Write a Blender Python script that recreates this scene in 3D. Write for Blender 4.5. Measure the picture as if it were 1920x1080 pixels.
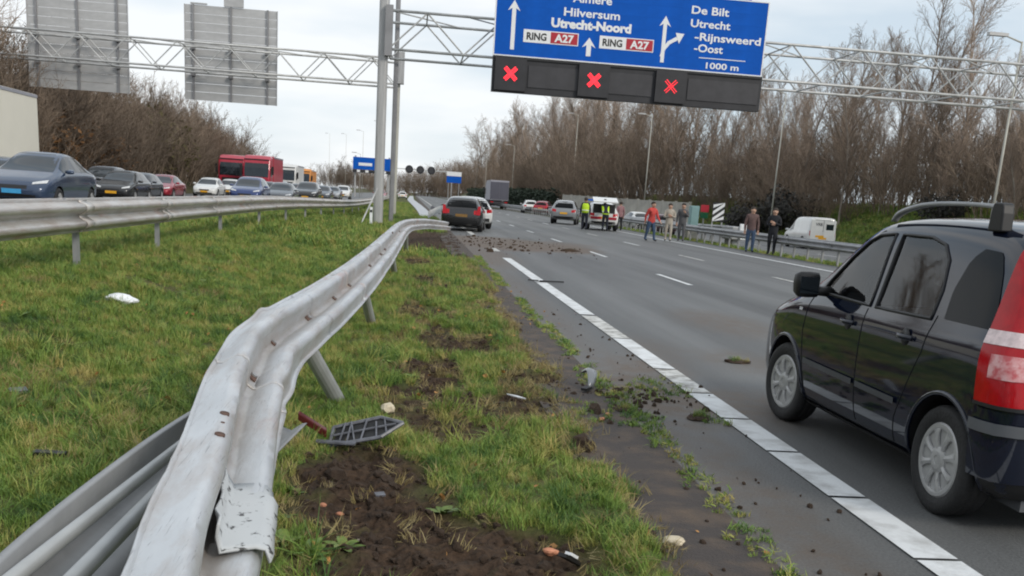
import bpy, bmesh, math, random
import numpy as np
from mathutils import Vector, Matrix, noise
from mathutils.bvhtree import BVHTree

for _o in list(bpy.data.objects):
    bpy.data.objects.remove(_o)
random.seed(7)
rng = np.random.default_rng(7)
SC = bpy.context.scene
COL = SC.collection
R = math.radians
CAM_H = 1.45

# ------------------------------------------------------------------ camera
cd = bpy.data.cameras.new('camera')
cam = bpy.data.objects.new('camera', cd)
COL.objects.link(cam)
_y, _p, _r = R(6.36), R(-14.0), R(3.83)
_f = Vector((math.sin(_y) * math.cos(_p), math.cos(_y) * math.cos(_p), math.sin(_p)))
_rt = _f.cross(Vector((0, 0, 1))).normalized()
_up = _rt.cross(_f)
_R = _rt * math.cos(_r) + _up * math.sin(_r)
_U = -_rt * math.sin(_r) + _up * math.cos(_r)
cam.matrix_world = Matrix(((_R.x, _U.x, -_f.x, 0), (_R.y, _U.y, -_f.y, 0), (_R.z, _U.z, -_f.z, CAM_H), (0, 0, 0, 1)))
cd.sensor_width = 36
cd.sensor_fit = 'HORIZONTAL'
cd.lens = 36 * 1900 / 1920
cd.shift_y = (848 - 540) / 1920
cd.clip_start = 0.05
cd.clip_end = 6000
SC.camera = cam

# ------------------------------------------------------------------ world
world = bpy.data.worlds.new('World')
SC.world = world
world.use_nodes = True
nt = world.node_tree
nt.nodes.clear()
SUN_EL, SUN_AZ = R(30), R(140)        # azimuth from +Y towards +X
wo = nt.nodes.new('ShaderNodeOutputWorld')
sky = nt.nodes.new('ShaderNodeTexSky')
sky.sky_type = 'NISHITA'
sky.sun_disc = False
sky.sun_elevation = SUN_EL
sky.sun_rotation = SUN_AZ
bg1 = nt.nodes.new('ShaderNodeBackground')
bg1.inputs['Strength'].default_value = 0.13
nt.links.new(sky.outputs[0], bg1.inputs['Color'])
tc = nt.nodes.new('ShaderNodeTexCoord')
mp = nt.nodes.new('ShaderNodeMapping')
mp.inputs['Scale'].default_value = (1.0, 1.0, 4.0)
mp.inputs['Location'].default_value = (0.35, 0.1, 0.4)
nz = nt.nodes.new('ShaderNodeTexNoise')
nz.inputs['Scale'].default_value = 2.1
nz.inputs['Detail'].default_value = 5
nz.inputs['Roughness'].default_value = 0.5
nt.links.new(tc.outputs['Generated'], mp.inputs['Vector'])
nt.links.new(mp.outputs[0], nz.inputs['Vector'])
rc = nt.nodes.new('ShaderNodeValToRGB')
rc.color_ramp.elements[0].position = 0.40
rc.color_ramp.elements[0].color = (0.62, 0.71, 0.79, 1)
rc.color_ramp.elements[1].position = 0.57
rc.color_ramp.elements[1].color = (0.885, 0.91, 0.93, 1)
nt.links.new(nz.outputs['Fac'], rc.inputs['Fac'])
bg2 = nt.nodes.new('ShaderNodeBackground')
bg2.inputs['Strength'].default_value = 0.98
nt.links.new(rc.outputs[0], bg2.inputs['Color'])
rc2 = nt.nodes.new('ShaderNodeValToRGB')
rc2.color_ramp.elements[0].position = 0.33
rc2.color_ramp.elements[0].color = (0.80, 0.80, 0.80, 1)
rc2.color_ramp.elements[1].position = 0.56
rc2.color_ramp.elements[1].color = (0.95, 0.95, 0.95, 1)
nt.links.new(nz.outputs['Fac'], rc2.inputs['Fac'])
mx = nt.nodes.new('ShaderNodeMixShader')
nt.links.new(rc2.outputs[0], mx.inputs['Fac'])
nt.links.new(bg1.outputs[0], mx.inputs[1])
nt.links.new(bg2.outputs[0], mx.inputs[2])
nt.links.new(mx.outputs[0], wo.inputs['Surface'])

# ------------------------------------------------------------------ sun behind thin cloud
sl = bpy.data.lights.new('sun', 'SUN')
sl.energy = 1.5
sl.angle = R(14)
sl.color = (1.0, 0.93, 0.83)
sun = bpy.data.objects.new('sun', sl)
COL.objects.link(sun)
sd = Vector((math.sin(SUN_AZ) * math.cos(SUN_EL), math.cos(SUN_AZ) * math.cos(SUN_EL), math.sin(SUN_EL)))
sun.rotation_euler = (-sd).to_track_quat('-Z', 'Y').to_euler()

SC.view_settings.view_transform = 'Standard'
SC.view_settings.look = 'None'
SC.view_settings.gamma = 1
SC.view_settings.use_curve_mapping = False
SC.view_settings.exposure = 0.18
SC.render.engine = 'CYCLES'
SC.cycles.use_denoising = True
SC.cycles.max_bounces = 6
SC.cycles.transparent_max_bounces = 12
SC.cycles.filter_width = 2.0
SC.cycles.caustics_reflective = False
SC.cycles.caustics_refractive = False


# ------------------------------------------------------------------ materials
def mat(name, base, rough=0.6, metal=0.0, var=0.0, scale=8.0, base2=None, bump=0.0, bscale=None, detail=4,
        emit=0.0, coat=0.0, spec=0.5, space='Object', lo=0.35, hi=0.65, stretch=(1, 1, 1), inst=0.0, trans=0.0):
    """A procedural material: noise blends base into base2, a second finer noise gives relief."""
    m = bpy.data.materials.new(name)
    m.use_nodes = True
    t = m.node_tree
    b = t.nodes['Principled BSDF']
    b.inputs['Roughness'].default_value = rough
    b.inputs['Metallic'].default_value = metal
    b.inputs['Specular IOR Level'].default_value = spec
    b.inputs['Coat Weight'].default_value = coat
    b.inputs['Coat Roughness'].default_value = 0.04
    if trans:
        b.inputs['Transmission Weight'].default_value = trans
    col = (*base, 1)
    b.inputs['Base Color'].default_value = col
    c = t.nodes.new('ShaderNodeTexCoord')
    src = c.outputs['Object'] if space == 'Object' else None
    if space == 'World':
        g = t.nodes.new('ShaderNodeNewGeometry')
        src = g.outputs['Position']
    mpn = t.nodes.new('ShaderNodeMapping')
    mpn.inputs['Scale'].default_value = stretch
    t.links.new(src, mpn.inputs['Vector'])
    if var or base2:
        n = t.nodes.new('ShaderNodeTexNoise')
        n.inputs['Scale'].default_value = scale
        n.inputs['Detail'].default_value = detail
        n.inputs['Roughness'].default_value = 0.6
        t.links.new(mpn.outputs[0], n.inputs['Vector'])
        r = t.nodes.new('ShaderNodeValToRGB')
        r.color_ramp.elements[0].position = lo
        r.color_ramp.elements[1].position = hi
        if base2:
            r.color_ramp.elements[0].color = col
            r.color_ramp.elements[1].color = (*base2, 1)
        else:
            r.color_ramp.elements[0].color = (*[x * (1 - var) for x in base], 1)
            r.color_ramp.elements[1].color = (*[min(1, x * (1 + var)) for x in base], 1)
        t.links.new(n.outputs['Fac'], r.inputs['Fac'])
        out = r.outputs[0]
        if inst:
            oi = t.nodes.new('ShaderNodeObjectInfo')
            mr = t.nodes.new('ShaderNodeMapRange')
            mr.inputs['To Min'].default_value = 1 - inst
            mr.inputs['To Max'].default_value = 1 + inst
            t.links.new(oi.outputs['Random'], mr.inputs['Value'])
            h = t.nodes.new('ShaderNodeHueSaturation')
            t.links.new(mr.outputs[0], h.inputs['Value'])
            t.links.new(out, h.inputs['Color'])
            out = h.outputs[0]
        t.links.new(out, b.inputs['Base Color'])
    if bump:
        n2 = t.nodes.new('ShaderNodeTexNoise')
        n2.inputs['Scale'].default_value = bscale or scale * 6
        n2.inputs['Detail'].default_value = 3
        t.links.new(mpn.outputs[0], n2.inputs['Vector'])
        bp = t.nodes.new('ShaderNodeBump')
        bp.inputs['Strength'].default_value = bump
        bp.inputs['Distance'].default_value = 0.02
        t.links.new(n2.outputs['Fac'], bp.inputs['Height'])
        t.links.new(bp.outputs[0], b.inputs['Normal'])
    if emit:
        b.inputs['Emission Color'].default_value = col
        b.inputs['Emission Strength'].default_value = emit
    return m


M = {}
M['pole'] = mat('galvanised_pole', (0.40, 0.40, 0.40), 0.5, 0.2, 0.12, 1.5, stretch=(6, 6, 0.6))
M['pole_cream'] = mat('weathered_pole', (0.46, 0.45, 0.40), 0.55, 0.1, 0.12, 1.5, stretch=(6, 6, 0.6))
M['truss'] = mat('galvanised_truss', (0.50, 0.505, 0.50), 0.5, 0.25, 0.18, 2.0)
M['sign_back'] = mat('sign_back_sheet', (0.46, 0.46, 0.46), 0.55, 0.25, 0.10, 0.9, stretch=(1, 1, 3))
M['sign_rib'] = mat('sign_back_rib', (0.26, 0.26, 0.27), 0.6, 0.3, 0.1, 2)
M['blue'] = mat('sign_blue', (0.004, 0.095, 0.47), 0.7, 0, 0.08, 1.2, spec=0.15)
M['white_sign'] = mat('sign_white', (0.80, 0.81, 0.82), 0.5, 0, 0.03, 3)
M['red_sign'] = mat('sign_red', (0.42, 0.012, 0.03), 0.5, 0, 0.05, 3)
M['dark_board'] = mat('board_dark', (0.022, 0.022, 0.026), 0.55, 0, 0.2, 2)
M['dark_panel'] = mat('board_panel', (0.038, 0.037, 0.042), 0.5, 0, 0.15, 2)
M['black'] = mat('black_plastic', (0.012, 0.012, 0.013), 0.5, 0, 0.15, 12)
M['black_text'] = mat('sign_black', (0.02, 0.02, 0.02), 0.5, 0, 0.1, 3)
M['led_red'] = mat('led_red', (1.0, 0.03, 0.05), 0.4, 0, emit=1.1)
M['asphalt_dark'] = mat('asphalt_gutter', (0.060, 0.050, 0.046), 0.85, 0, base2=(0.125, 0.090, 0.064), scale=4.0, detail=7, lo=.45, hi=.72, bump=0.5, bscale=90, space='World')
M['rubber'] = mat('tyre_rubber', (0.016, 0.016, 0.017), 0.75, 0, 0.2, 30, bump=0.3, bscale=60)
M['rim'] = mat('wheel_trim_silver', (0.42, 0.42, 0.42), 0.42, 0.3, 0.12, 9)
M['glass_dark'] = mat('tinted_glass', (0.006, 0.007, 0.008), 0.03, 0, 0.1, 3, spec=0.12)
M['glass_blue'] = mat('windscreen_glass', (0.012, 0.018, 0.024), 0.03, 0, 0.2, 2, spec=0.6)
M['lamp_clear'] = mat('lamp_clear', (0.60, 0.61, 0.62), 0.2, 0, 0.15, 20)
M['lamp_red'] = mat('lamp_red', (0.44, 0.004, 0.010), 0.10, 0, 0.12, 14, spec=0.4)
M['lamp_pink'] = mat('lamp_reverse', (0.55, 0.10, 0.11), 0.12, 0, base2=(0.74, 0.42, 0.42), scale=16, lo=.4, hi=.6)
M['plate_yellow'] = mat('plate_yellow', (0.75, 0.38, 0.02), 0.5, 0, 0.05, 10)
M['plate_dark_yellow'] = mat('plate_dark_yellow', (0.22, 0.12, 0.03), 0.6, 0, 0.2, 10)  # much darker version of the yellow plate colour
M['plate_blue'] = mat('plate_blue', (0.05, 0.33, 0.62), 0.5, 0, 0.05, 10)
M['grey_trim'] = mat('grey_trim', (0.10, 0.105, 0.115), 0.5, 0, 0.1, 6)
M['rail_dark'] = mat('rub_strip_grey', (0.06, 0.064, 0.075), 0.45, 0, 0.1, 6)
M['rust'] = mat('rusty_hole', (0.10, 0.055, 0.04), 0.9, 0, 0.4, 30)
M['concrete'] = mat('noise_wall_concrete', (0.43, 0.41, 0.36), 0.85, 0, 0.18, 0.6, bump=0.2)
M['trailer'] = mat('trailer_cream', (0.72, 0.69, 0.60), 0.5, 0, 0.04, 0.4)
M['trailer_grey'] = mat('trailer_grey', (0.30, 0.30, 0.34), 0.5, 0, 0.1, 0.5)
M['trailer_dark'] = mat('trailer_door_dark', (0.085, 0.085, 0.11), 0.5, 0, 0.1, 0.6)
M['truck_red'] = mat('truck_red', (0.42, 0.02, 0.045), 0.4, 0, 0.08, 0.6, coat=0.3)
M['truck_white'] = mat('truck_white', (0.66, 0.66, 0.65), 0.4, 0, 0.06, 0.6)
M['truck_orange'] = mat('truck_orange', (0.62, 0.24, 0.04), 0.5, 0, 0.1, 0.6)
M['hedge'] = mat('hedge_leaf', (0.030, 0.045, 0.028), 0.8, 0, 0.4, 3)
M['bark'] = mat('bare_bark', (0.25, 0.21, 0.175), 0.9, 0, 0.25, 1.2, inst=0.3)
M['bark_pale'] = mat('pale_bark', (0.32, 0.285, 0.245), 0.9, 0, 0.25, 1.2, inst=0.25)
M['twig'] = mat('winter_twigs', (0.310, 0.240, 0.188), 0.9, 0, 0.25, 0.5, inst=0.35)
M['twig_dark'] = mat('scrub_twigs', (0.205, 0.155, 0.114), 0.9, 0, 0.3, 0.6, inst=0.4)
M['leaf_olive'] = mat('olive_leaves', (0.115, 0.098, 0.035), 0.85, 0, 0.3, 1.0, inst=0.25)
M['leaf_rust'] = mat('rust_leaves', (0.15, 0.075, 0.028), 0.85, 0, 0.3, 1.0, inst=0.25)
M['leaf_dark'] = mat('bramble_leaves', (0.036, 0.034, 0.030), 0.85, 0, 0.4, 1.0)
M['hivis'] = mat('hi_vis_yellow', (0.55, 0.80, 0.03), 0.7, 0, 0.08, 10)
M['navy'] = mat('navy_cloth', (0.014, 0.016, 0.028), 0.85, 0, 0.2, 12)
M['red_coat'] = mat('red_coat', (0.55, 0.065, 0.055), 0.8, 0, 0.12, 8)
M['beige'] = mat('beige_cloth', (0.42, 0.38, 0.32), 0.85, 0, 0.12, 8)
M['grey_cloth'] = mat('grey_cloth', (0.10, 0.10, 0.105), 0.85, 0, 0.2, 8)
M['jeans'] = mat('blue_jeans', (0.05, 0.085, 0.15), 0.85, 0, 0.2, 9)
M['brown_cloth'] = mat('brown_cloth', (0.12, 0.075, 0.07), 0.85, 0, 0.2, 9)
M['pink_cloth'] = mat('dusty_pink_cloth', (0.28, 0.15, 0.16), 0.85, 0, 0.15, 9)
M['black_cloth'] = mat('black_cloth', (0.012, 0.013, 0.017), 0.85, 0, 0.2, 9)
M['skin'] = mat('skin', (0.46, 0.28, 0.20), 0.6, 0, 0.08, 12)
M['hair'] = mat('dark_hair', (0.035, 0.025, 0.018), 0.7, 0, 0.2, 20)
M['eye'] = mat('eye_dark', (0.03, 0.025, 0.02), 0.2, 0, 0.1, 40)
M['shoe'] = mat('dark_shoe', (0.02, 0.019, 0.018), 0.6, 0, 0.2, 20)
M['plastic_white'] = mat('white_litter', (0.80, 0.82, 0.84), 0.5, 0, 0.08, 12)
M['debris_grey'] = mat('broken_grey_plastic', (0.12, 0.125, 0.145), 0.4, 0, 0.3, 18)
M['debris_red'] = mat('broken_red_plastic', (0.10, 0.008, 0.008), 0.4, 0, 0.2, 18)
M['stone'] = mat('pale_stone', (0.62, 0.54, 0.40), 0.8, 0, 0.2, 20)
M['brick_bit'] = mat('terracotta_chip', (0.55, 0.24, 0.14), 0.85, 0, 0.25, 20)
M['green'] = mat('sign_green', (0.01, 0.13, 0.05), 0.5, 0, 0.05, 3)
M['teal'] = mat('teal_cabinet', (0.22, 0.36, 0.36), 0.6, 0, 0.08, 3)
M['paint_line'] = mat('road_paint', (0.70, 0.72, 0.73), 0.7, 0, scale=5, base2=(0.30, 0.295, 0.28), lo=0.44, hi=0.85, bump=0.25, bscale=70, space='World', detail=8)
M['paint_worn'] = mat('worn_road_paint', (0.62, 0.62, 0.60), 0.75, 0, scale=7, base2=(0.20, 0.19, 0.17), lo=0.42, hi=0.66, bump=0.25, bscale=70, space='World', detail=8)


def paint(name, base, metal=0.25, rough=0.24):
    return mat('paint_' + name, base, rough, metal, 0.06, 2.0, coat=0.6)


P = {
    'black': mat('paint_blue_black', (0.005, 0.008, 0.020), 0.06, 0, 0.06, 2.0, coat=0.3),
    'navy': paint('slate_blue', (0.035, 0.058, 0.11)),
    'silver': paint('silver_grey', (0.24, 0.25, 0.26)),
    'dark': paint('dark_grey', (0.028, 0.032, 0.042)),
    'charcoal': paint('charcoal', (0.018, 0.018, 0.020), 0.1),
    'red': paint('crimson', (0.32, 0.015, 0.03)),
    'white': paint('white', (0.72, 0.72, 0.70), 0.0),
    'blue': paint('deep_blue', (0.03, 0.055, 0.17)),
    'grey': paint('mid_grey', (0.09, 0.10, 0.115)),
    'maroon': paint('maroon', (0.07, 0.02, 0.03)),
}


def glass_thin():
    m = bpy.data.materials.new('car_window_glass')
    m.use_nodes = True
    t = m.node_tree
    t.nodes.clear()
    o = t.nodes.new('ShaderNodeOutputMaterial')
    tr = t.nodes.new('ShaderNodeBsdfTransparent')
    tr.inputs['Color'].default_value = (0.62, 0.66, 0.65, 1)
    gl = t.nodes.new('ShaderNodeBsdfGlossy')
    gl.inputs['Roughness'].default_value = 0.02
    lw = t.nodes.new('ShaderNodeFresnel')
    lw.inputs['IOR'].default_value = 1.6
    mxs = t.nodes.new('ShaderNodeMixShader')
    t.links.new(lw.outputs[0], mxs.inputs['Fac'])
    t.links.new(tr.outputs[0], mxs.inputs[1])
    t.links.new(gl.outputs[0], mxs.inputs[2])
    t.links.new(mxs.outputs[0], o.inputs['Surface'])
    return m


M['glass_thin'] = glass_thin()


# ------------------------------------------------------------------ mesh helpers
class MB:
    """Collects simple solids; build() links them as one mesh object."""

    def __init__(self):
        self.v, self.f, self.mi = [], [], []

    def add(self, vs, fs, k=0):
        n = len(self.v)
        self.v += [tuple(p) for p in vs]
        self.f += [tuple(i + n for i in f) for f in fs]
        self.mi += [k] * len(fs)
        return self

    def box(self, c, s, rot=None, k=0, taper=1.0):
        x, y, z = s[0] / 2, s[1] / 2, s[2] / 2
        vs = [Vector((sx * x * (taper if sz > 0 else 1), sy * y * (taper if sz > 0 else 1), sz * z))
              for sz in (-1, 1) for sy in (-1, 1) for sx in (-1, 1)]
        if rot is not None:
            vs = [rot @ p for p in vs]
        vs = [p + Vector(c) for p in vs]
        return self.add(vs, [(0, 2, 3, 1), (4, 5, 7, 6), (0, 1, 5, 4), (2, 6, 7, 3), (0, 4, 6, 2), (1, 3, 7, 5)], k)

    def tube(self, a, b, r0, r1=None, n=8, k=0, caps=True):
        a, b = Vector(a), Vector(b)
        r1 = r0 if r1 is None else r1
        d = (b - a).normalized()
        u = d.orthogonal().normalized()
        w = d.cross(u)
        vs = []
        for p, r in ((a, r0), (b, r1)):
            for i in range(n):
                t = 2 * math.pi * i / n
                vs.append(p + u * (r * math.cos(t)) + w * (r * math.sin(t)))
        fs = [(i, (i + 1) % n, n + (i + 1) % n, n + i) for i in range(n)]
        if caps:
            fs += [tuple(reversed(range(n))), tuple(range(n, 2 * n))]
        return self.add(vs, fs, k)

    def pipe(self, pts, r, n=8, k=0, closed=False):
        pts = [Vector(p) for p in pts]
        rings, N = [], len(pts)
        u = None
        for i, p in enumerate(pts):
            a = pts[(i - 1) % N] if (closed or i) else p
            b = pts[(i + 1) % N] if (closed or i < N - 1) else p
            d = (b - a).normalized()
            u = (d.orthogonal() if u is None else u - d * u.dot(d)).normalized()
            w = d.cross(u)
            rings.append([p + u * (r * math.cos(2 * math.pi * j / n)) + w * (r * math.sin(2 * math.pi * j / n)) for j in range(n)])
        if closed:
            rings.append(rings[0])
        return self.loft(rings, k, cap=not closed)

    def prism(self, poly, axis, a, b, k=0):
        """poly in the two remaining axes, extruded from a to b along axis."""
        n = len(poly)
        vs = []
        for t in (a, b):
            for p in poly:
                q = list(p)
                q.insert('xyz'.index(axis), t)
                vs.append(q)
        fs = [(i, (i + 1) % n, n + (i + 1) % n, n + i) for i in range(n)]
        fs += [tuple(reversed(range(n))), tuple(range(n, 2 * n))]
        return self.add(vs, fs, k)

    def loft(self, rings, k=0, closed=True, cap=True):
        n = len(rings[0])
        vs = [p for r in rings for p in r]
        fs = []
        for j in range(len(rings) - 1):
            for i in range(n if closed else n - 1):
                fs.append((j * n + i, j * n + (i + 1) % n, (j + 1) * n + (i + 1) % n, (j + 1) * n + i))
        if cap and closed:
            fs.append(tuple(reversed(range(n))))
            fs.append(tuple((len(rings) - 1) * n + i for i in range(n)))
        return self.add(vs, fs, k)

    def lathe(self, prof, axis='y', n=24, k=0, c=(0, 0, 0)):
        """prof: list of (radius, t) turned about axis."""
        rings = []
        for r, t in prof:
            ring = []
            for i in range(n):
                a = 2 * math.pi * i / n
                p = [r * math.cos(a), r * math.sin(a)]
                p.insert('xyz'.index(axis), t)
                ring.append(tuple(p[j] + c[j] for j in range(3)))
            rings.append(ring)
        return self.loft(rings, k)

    def mesh(self, name, mats, smooth=False, fix=True):
        me = bpy.data.meshes.new(name)
        me.from_pydata(self.v, [], self.f)
        mats = mats if isinstance(mats, (list, tuple)) else [mats]
        for m in mats:
            me.materials.append(m)
        if len(mats) > 1:
            me.polygons.foreach_set('material_index', self.mi)
        if fix:
            bm = bmesh.new()
            bm.from_mesh(me)
            bmesh.ops.recalc_face_normals(bm, faces=bm.faces)
            bm.to_mesh(me)
            bm.free()
        if smooth:
            me.polygons.foreach_set('use_smooth', [True] * len(me.polygons))
        me.update()
        return me

    def build(self, name, mats, parent=None, smooth=False, loc=None):
        return link(name, self.mesh(name, mats, smooth), parent, loc)


def link(name, me, parent=None, loc=None, rotz=None):
    o = bpy.data.objects.new(name, me)
    COL.objects.link(o)
    if parent is not None:
        o.parent = parent
    if loc is not None:
        o.location = loc
    if rotz is not None:
        o.rotation_euler = (0, 0, rotz)
    return o


def tag(o, label=None, cat=None, group=None, kind=None):
    if label:
        o['label'] = label
    if cat:
        o['category'] = cat
    if group:
        o['group'] = group
    if kind:
        o['kind'] = kind
    return o


def thing(name, label, cat, loc=(0, 0, 0), rotz=0.0, group=None):
    o = bpy.data.objects.new(name, None)
    COL.objects.link(o)
    o.location = loc
    o.rotation_euler = (0, 0, rotz)
    o.empty_display_size = 0.2
    return tag(o, label, cat, group)


def copy_tree(o, parent=None):
    c = o.copy()
    COL.objects.link(c)
    c.parent = parent
    for ch in list(o.children):
        copy_tree(ch, c)
    return c


def evaluated(o):
    dg = bpy.context.evaluated_depsgraph_get()
    dg.update()
    return bpy.data.meshes.new_from_object(o.evaluated_get(dg))


def bevel(o, w=0.02, seg=2):
    md = o.modifiers.new('bevel', 'BEVEL')
    md.width = w
    md.segments = seg
    md.limit_method = 'ANGLE'
    return o


def sstep(a, b, x):
    t = np.clip((np.asarray(x, float) - a) / (b - a), 0, 1)
    return t * t * (3 - 2 * t)


# ------------------------------------------------------------------ terrain
def slip_right(y):
    """right edge of the slip road, which narrows with distance"""
    return 27.2 - 8.5 * sstep(85, 160, y)


def main_right(y):
    """right edge of the main carriageway"""
    return 13.9 - 3.6 * sstep(70, 200, y)


def hgt(x, y):
    x = np.asarray(x, float)
    y = np.asarray(y, float)
    zl = 0.32 - 0.24 * sstep(24, 60, y)
    z = zl * sstep(-1.6, -3.9, x)
    z = z - 0.33 * sstep(15.0, 17.0, x) * (1 - sstep(90, 160, y))
    xr = slip_right(y)
    z = z + 3.1 * sstep(xr + 0.8, xr + 9.0, x)
    z = z + 1.6 * sstep(-19.5, -24, x)
    return z


def grid_mesh(name, xs, ys, zf, m, flip=False):
    X, Y = np.meshgrid(xs, ys)
    Z = zf(X, Y)
    n, k = len(xs), len(ys)
    me = bpy.data.meshes.new(name)
    co = np.stack([X, Y, Z], -1).reshape(-1, 3)
    i = np.arange(n * k).reshape(k, n)
    q = np.stack([i[:-1, :-1], i[:-1, 1:], i[1:, 1:], i[1:, :-1]], -1).reshape(-1, 4)
    me.from_pydata(co.tolist(), [], q.tolist())
    me.materials.append(m)
    me.polygons.foreach_set('use_smooth', [True] * len(me.polygons))
    return me


def strip_mesh(name, fl, fr, ys, nx, dz, m):
    """a road strip between x = fl(y) and x = fr(y), lying dz above the terrain function"""
    co, fs = [], []
    for y in ys:
        a, b = float(fl(y)), float(fr(y))
        for i in range(nx):
            x = a + (b - a) * i / (nx - 1)
            co.append((x, y, float(hgt(x, y)) + dz))
    for j in range(len(ys) - 1):
        for i in range(nx - 1):
            fs.append((j * nx + i, j * nx + i + 1, (j + 1) * nx + i + 1, (j + 1) * nx + i))
    me = bpy.data.meshes.new(name)
    me.from_pydata(co, [], fs)
    me.materials.append(m)
    me.polygons.foreach_set('use_smooth', [True] * len(fs))
    return me


def sym(n, lo, hi, p=1.0):
    return np.linspace(lo, hi, n)


def asphalt_material(name, base, lane0, lane_w, mud=False):
    """worn asphalt: aggregate speckle, large blotches, paler wheel tracks along the lanes, brown mud film"""
    m = bpy.data.materials.new(name)
    m.use_nodes = True
    t = m.node_tree
    b = t.nodes['Principled BSDF']
    b.inputs['Roughness'].default_value = 0.62
    g = t.nodes.new('ShaderNodeNewGeometry')

    def noise(scale, det=4, stretch=(1, 1, 1), rough=0.6):
        mpn = t.nodes.new('ShaderNodeMapping')
        mpn.inputs['Scale'].default_value = stretch
        t.links.new(g.outputs['Position'], mpn.inputs['Vector'])
        n = t.nodes.new('ShaderNodeTexNoise')
        n.inputs['Scale'].default_value = scale
        n.inputs['Detail'].default_value = det
        n.inputs['Roughness'].default_value = rough
        t.links.new(mpn.outputs[0], n.inputs['Vector'])
        return n.outputs['Fac']

    def math_(op, a, b_=None, c=None):
        n = t.nodes.new('ShaderNodeMath')
        n.operation = op
        for i, q in enumerate((a, b_, c)):
            if q is None:
                continue
            if isinstance(q, (int, float)):
                n.inputs[i].default_value = q
            else:
                t.links.new(q, n.inputs[i])
        return n.outputs[0]

    fine = noise(70, 2)
    blot = noise(0.5, 5, (1, 0.18, 1))
    streak = noise(1.6, 3, (1, 0.03, 1))
    sep = t.nodes.new('ShaderNodeSeparateXYZ')
    t.links.new(g.outputs['Position'], sep.inputs[0])
    ph = math_('MULTIPLY', math_('SUBTRACT', sep.outputs['X'], lane0), 4 * math.pi / lane_w)
    track = math_('MULTIPLY', math_('COSINE', ph), -0.10)
    v = math_('ADD', math_('MULTIPLY', fine, 1.1), 0.38)
    v = math_('ADD', v, math_('MULTIPLY', math_('SUBTRACT', blot, 0.5), 0.9))
    v = math_('ADD', v, math_('MULTIPLY', math_('SUBTRACT', streak, 0.5), 1.1))
    v = math_('ADD', v, track)
    mul = t.nodes.new('ShaderNodeVectorMath')
    mul.operation = 'SCALE'
    mul.inputs[0].default_value = base
    t.links.new(v, mul.inputs['Scale'])
    out = mul.outputs[0]
    if mud:
        at = t.nodes.new('ShaderNodeAttribute')
        at.attribute_name = 'mud'
        mf = noise(5, 6, (1, 1, 1), 0.7)
        k = math_('MULTIPLY', at.outputs['Fac'], math_('MULTIPLY_ADD', mf, 4.0, -1.0))
        mr = t.nodes.new('ShaderNodeClamp')
        t.links.new(k, mr.inputs['Value'])
        mx = t.nodes.new('ShaderNodeMix')
        mx.data_type = 'RGBA'
        t.links.new(mr.outputs[0], mx.inputs['Factor'])
        t.links.new(out, mx.inputs['A'])
        mx.inputs['B'].default_value = (0.108, 0.078, 0.054, 1)
        out = mx.outputs['Result']
    t.links.new(out, b.inputs['Base Color'])
    bp = t.nodes.new('ShaderNodeBump')
    bp.inputs['Strength'].default_value = 0.5
    bp.inputs['Distance'].default_value = 0.012
    t.links.new(fine, bp.inputs['Height'])
    t.links.new(bp.outputs[0], b.inputs['Normal'])
    return m


def vnoise(x, y, s, seed=0):
    """cheap smooth value noise on arrays, about -1..1"""
    r = np.random.default_rng(seed)
    tab = r.uniform(-1, 1, (256, 256))
    fx, fy = np.asarray(x) * s + 500.3, np.asarray(y) * s + 300.7
    ix, iy = np.floor(fx).astype(int), np.floor(fy).astype(int)
    u, v = fx - ix, fy - iy
    u, v = u * u * (3 - 2 * u), v * v * (3 - 2 * v)
    a, b = tab[ix % 256, iy % 256], tab[(ix + 1) % 256, iy % 256]
    c, d = tab[ix % 256, (iy + 1) % 256], tab[(ix + 1) % 256, (iy + 1) % 256]
    return (a * (1 - u) + b * u) * (1 - v) + (c * (1 - u) + d * u) * v


def fbm(x, y, s, seed=0, o=4):
    return sum(vnoise(x, y, s * 2 ** k, seed + k) * 0.55 ** k for k in range(o)) / 1.6


# churned earth: (x, y, rx, ry, strength)
DIRT = [(-0.22, 5.05, 0.34, 0.42, 1.3), (-0.12, 4.55, 0.34, 0.40, 1.3), (0.12, 4.12, 0.42, 0.36, 1.3), (0.42, 4.0, 0.30, 0.30, 1.2), (0.20, 3.7, 0.5, 0.3, 1.2),
        (-0.25, 5.5, 0.20, 0.22, 0.9), (0.02, 6.6, 0.16, 0.20, 0.9), (0.36, 6.35, 0.34, 0.26, 0.85), (0.50, 10.0, 0.38, 0.62, 1.0),
        (0.30, 10.6, 0.22, 0.5, 0.7), (0.62, 6.9, 0.30, 0.22, 0.8), (0.95, 7.0, 0.30, 0.45, 0.9), (1.08, 13.4, 0.26, 0.7, 0.9),
        (0.25, 17.5, 0.25, 0.9, 0.8), (0.15, 22.0, 0.30, 1.5, 0.9), (0.95, 8.0, 0.2, 0.6, 0.6),
        (0.6, 33.5, 1.5, 6.5, 1.3), (1.2, 29.0, 0.6, 5.0, 0.9), (0.1, 13.0, 0.2, 0.8, 0.6), (-0.05, 6.95, 0.28, 0.14, 0.8),
        (-2.9, 8.0, 0.7, 0.12, 0.5), (-2.9, 12.2, 0.8, 0.25, 0.5), (-0.55, 5.6, 0.15, 0.2, 0.3)]


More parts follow.
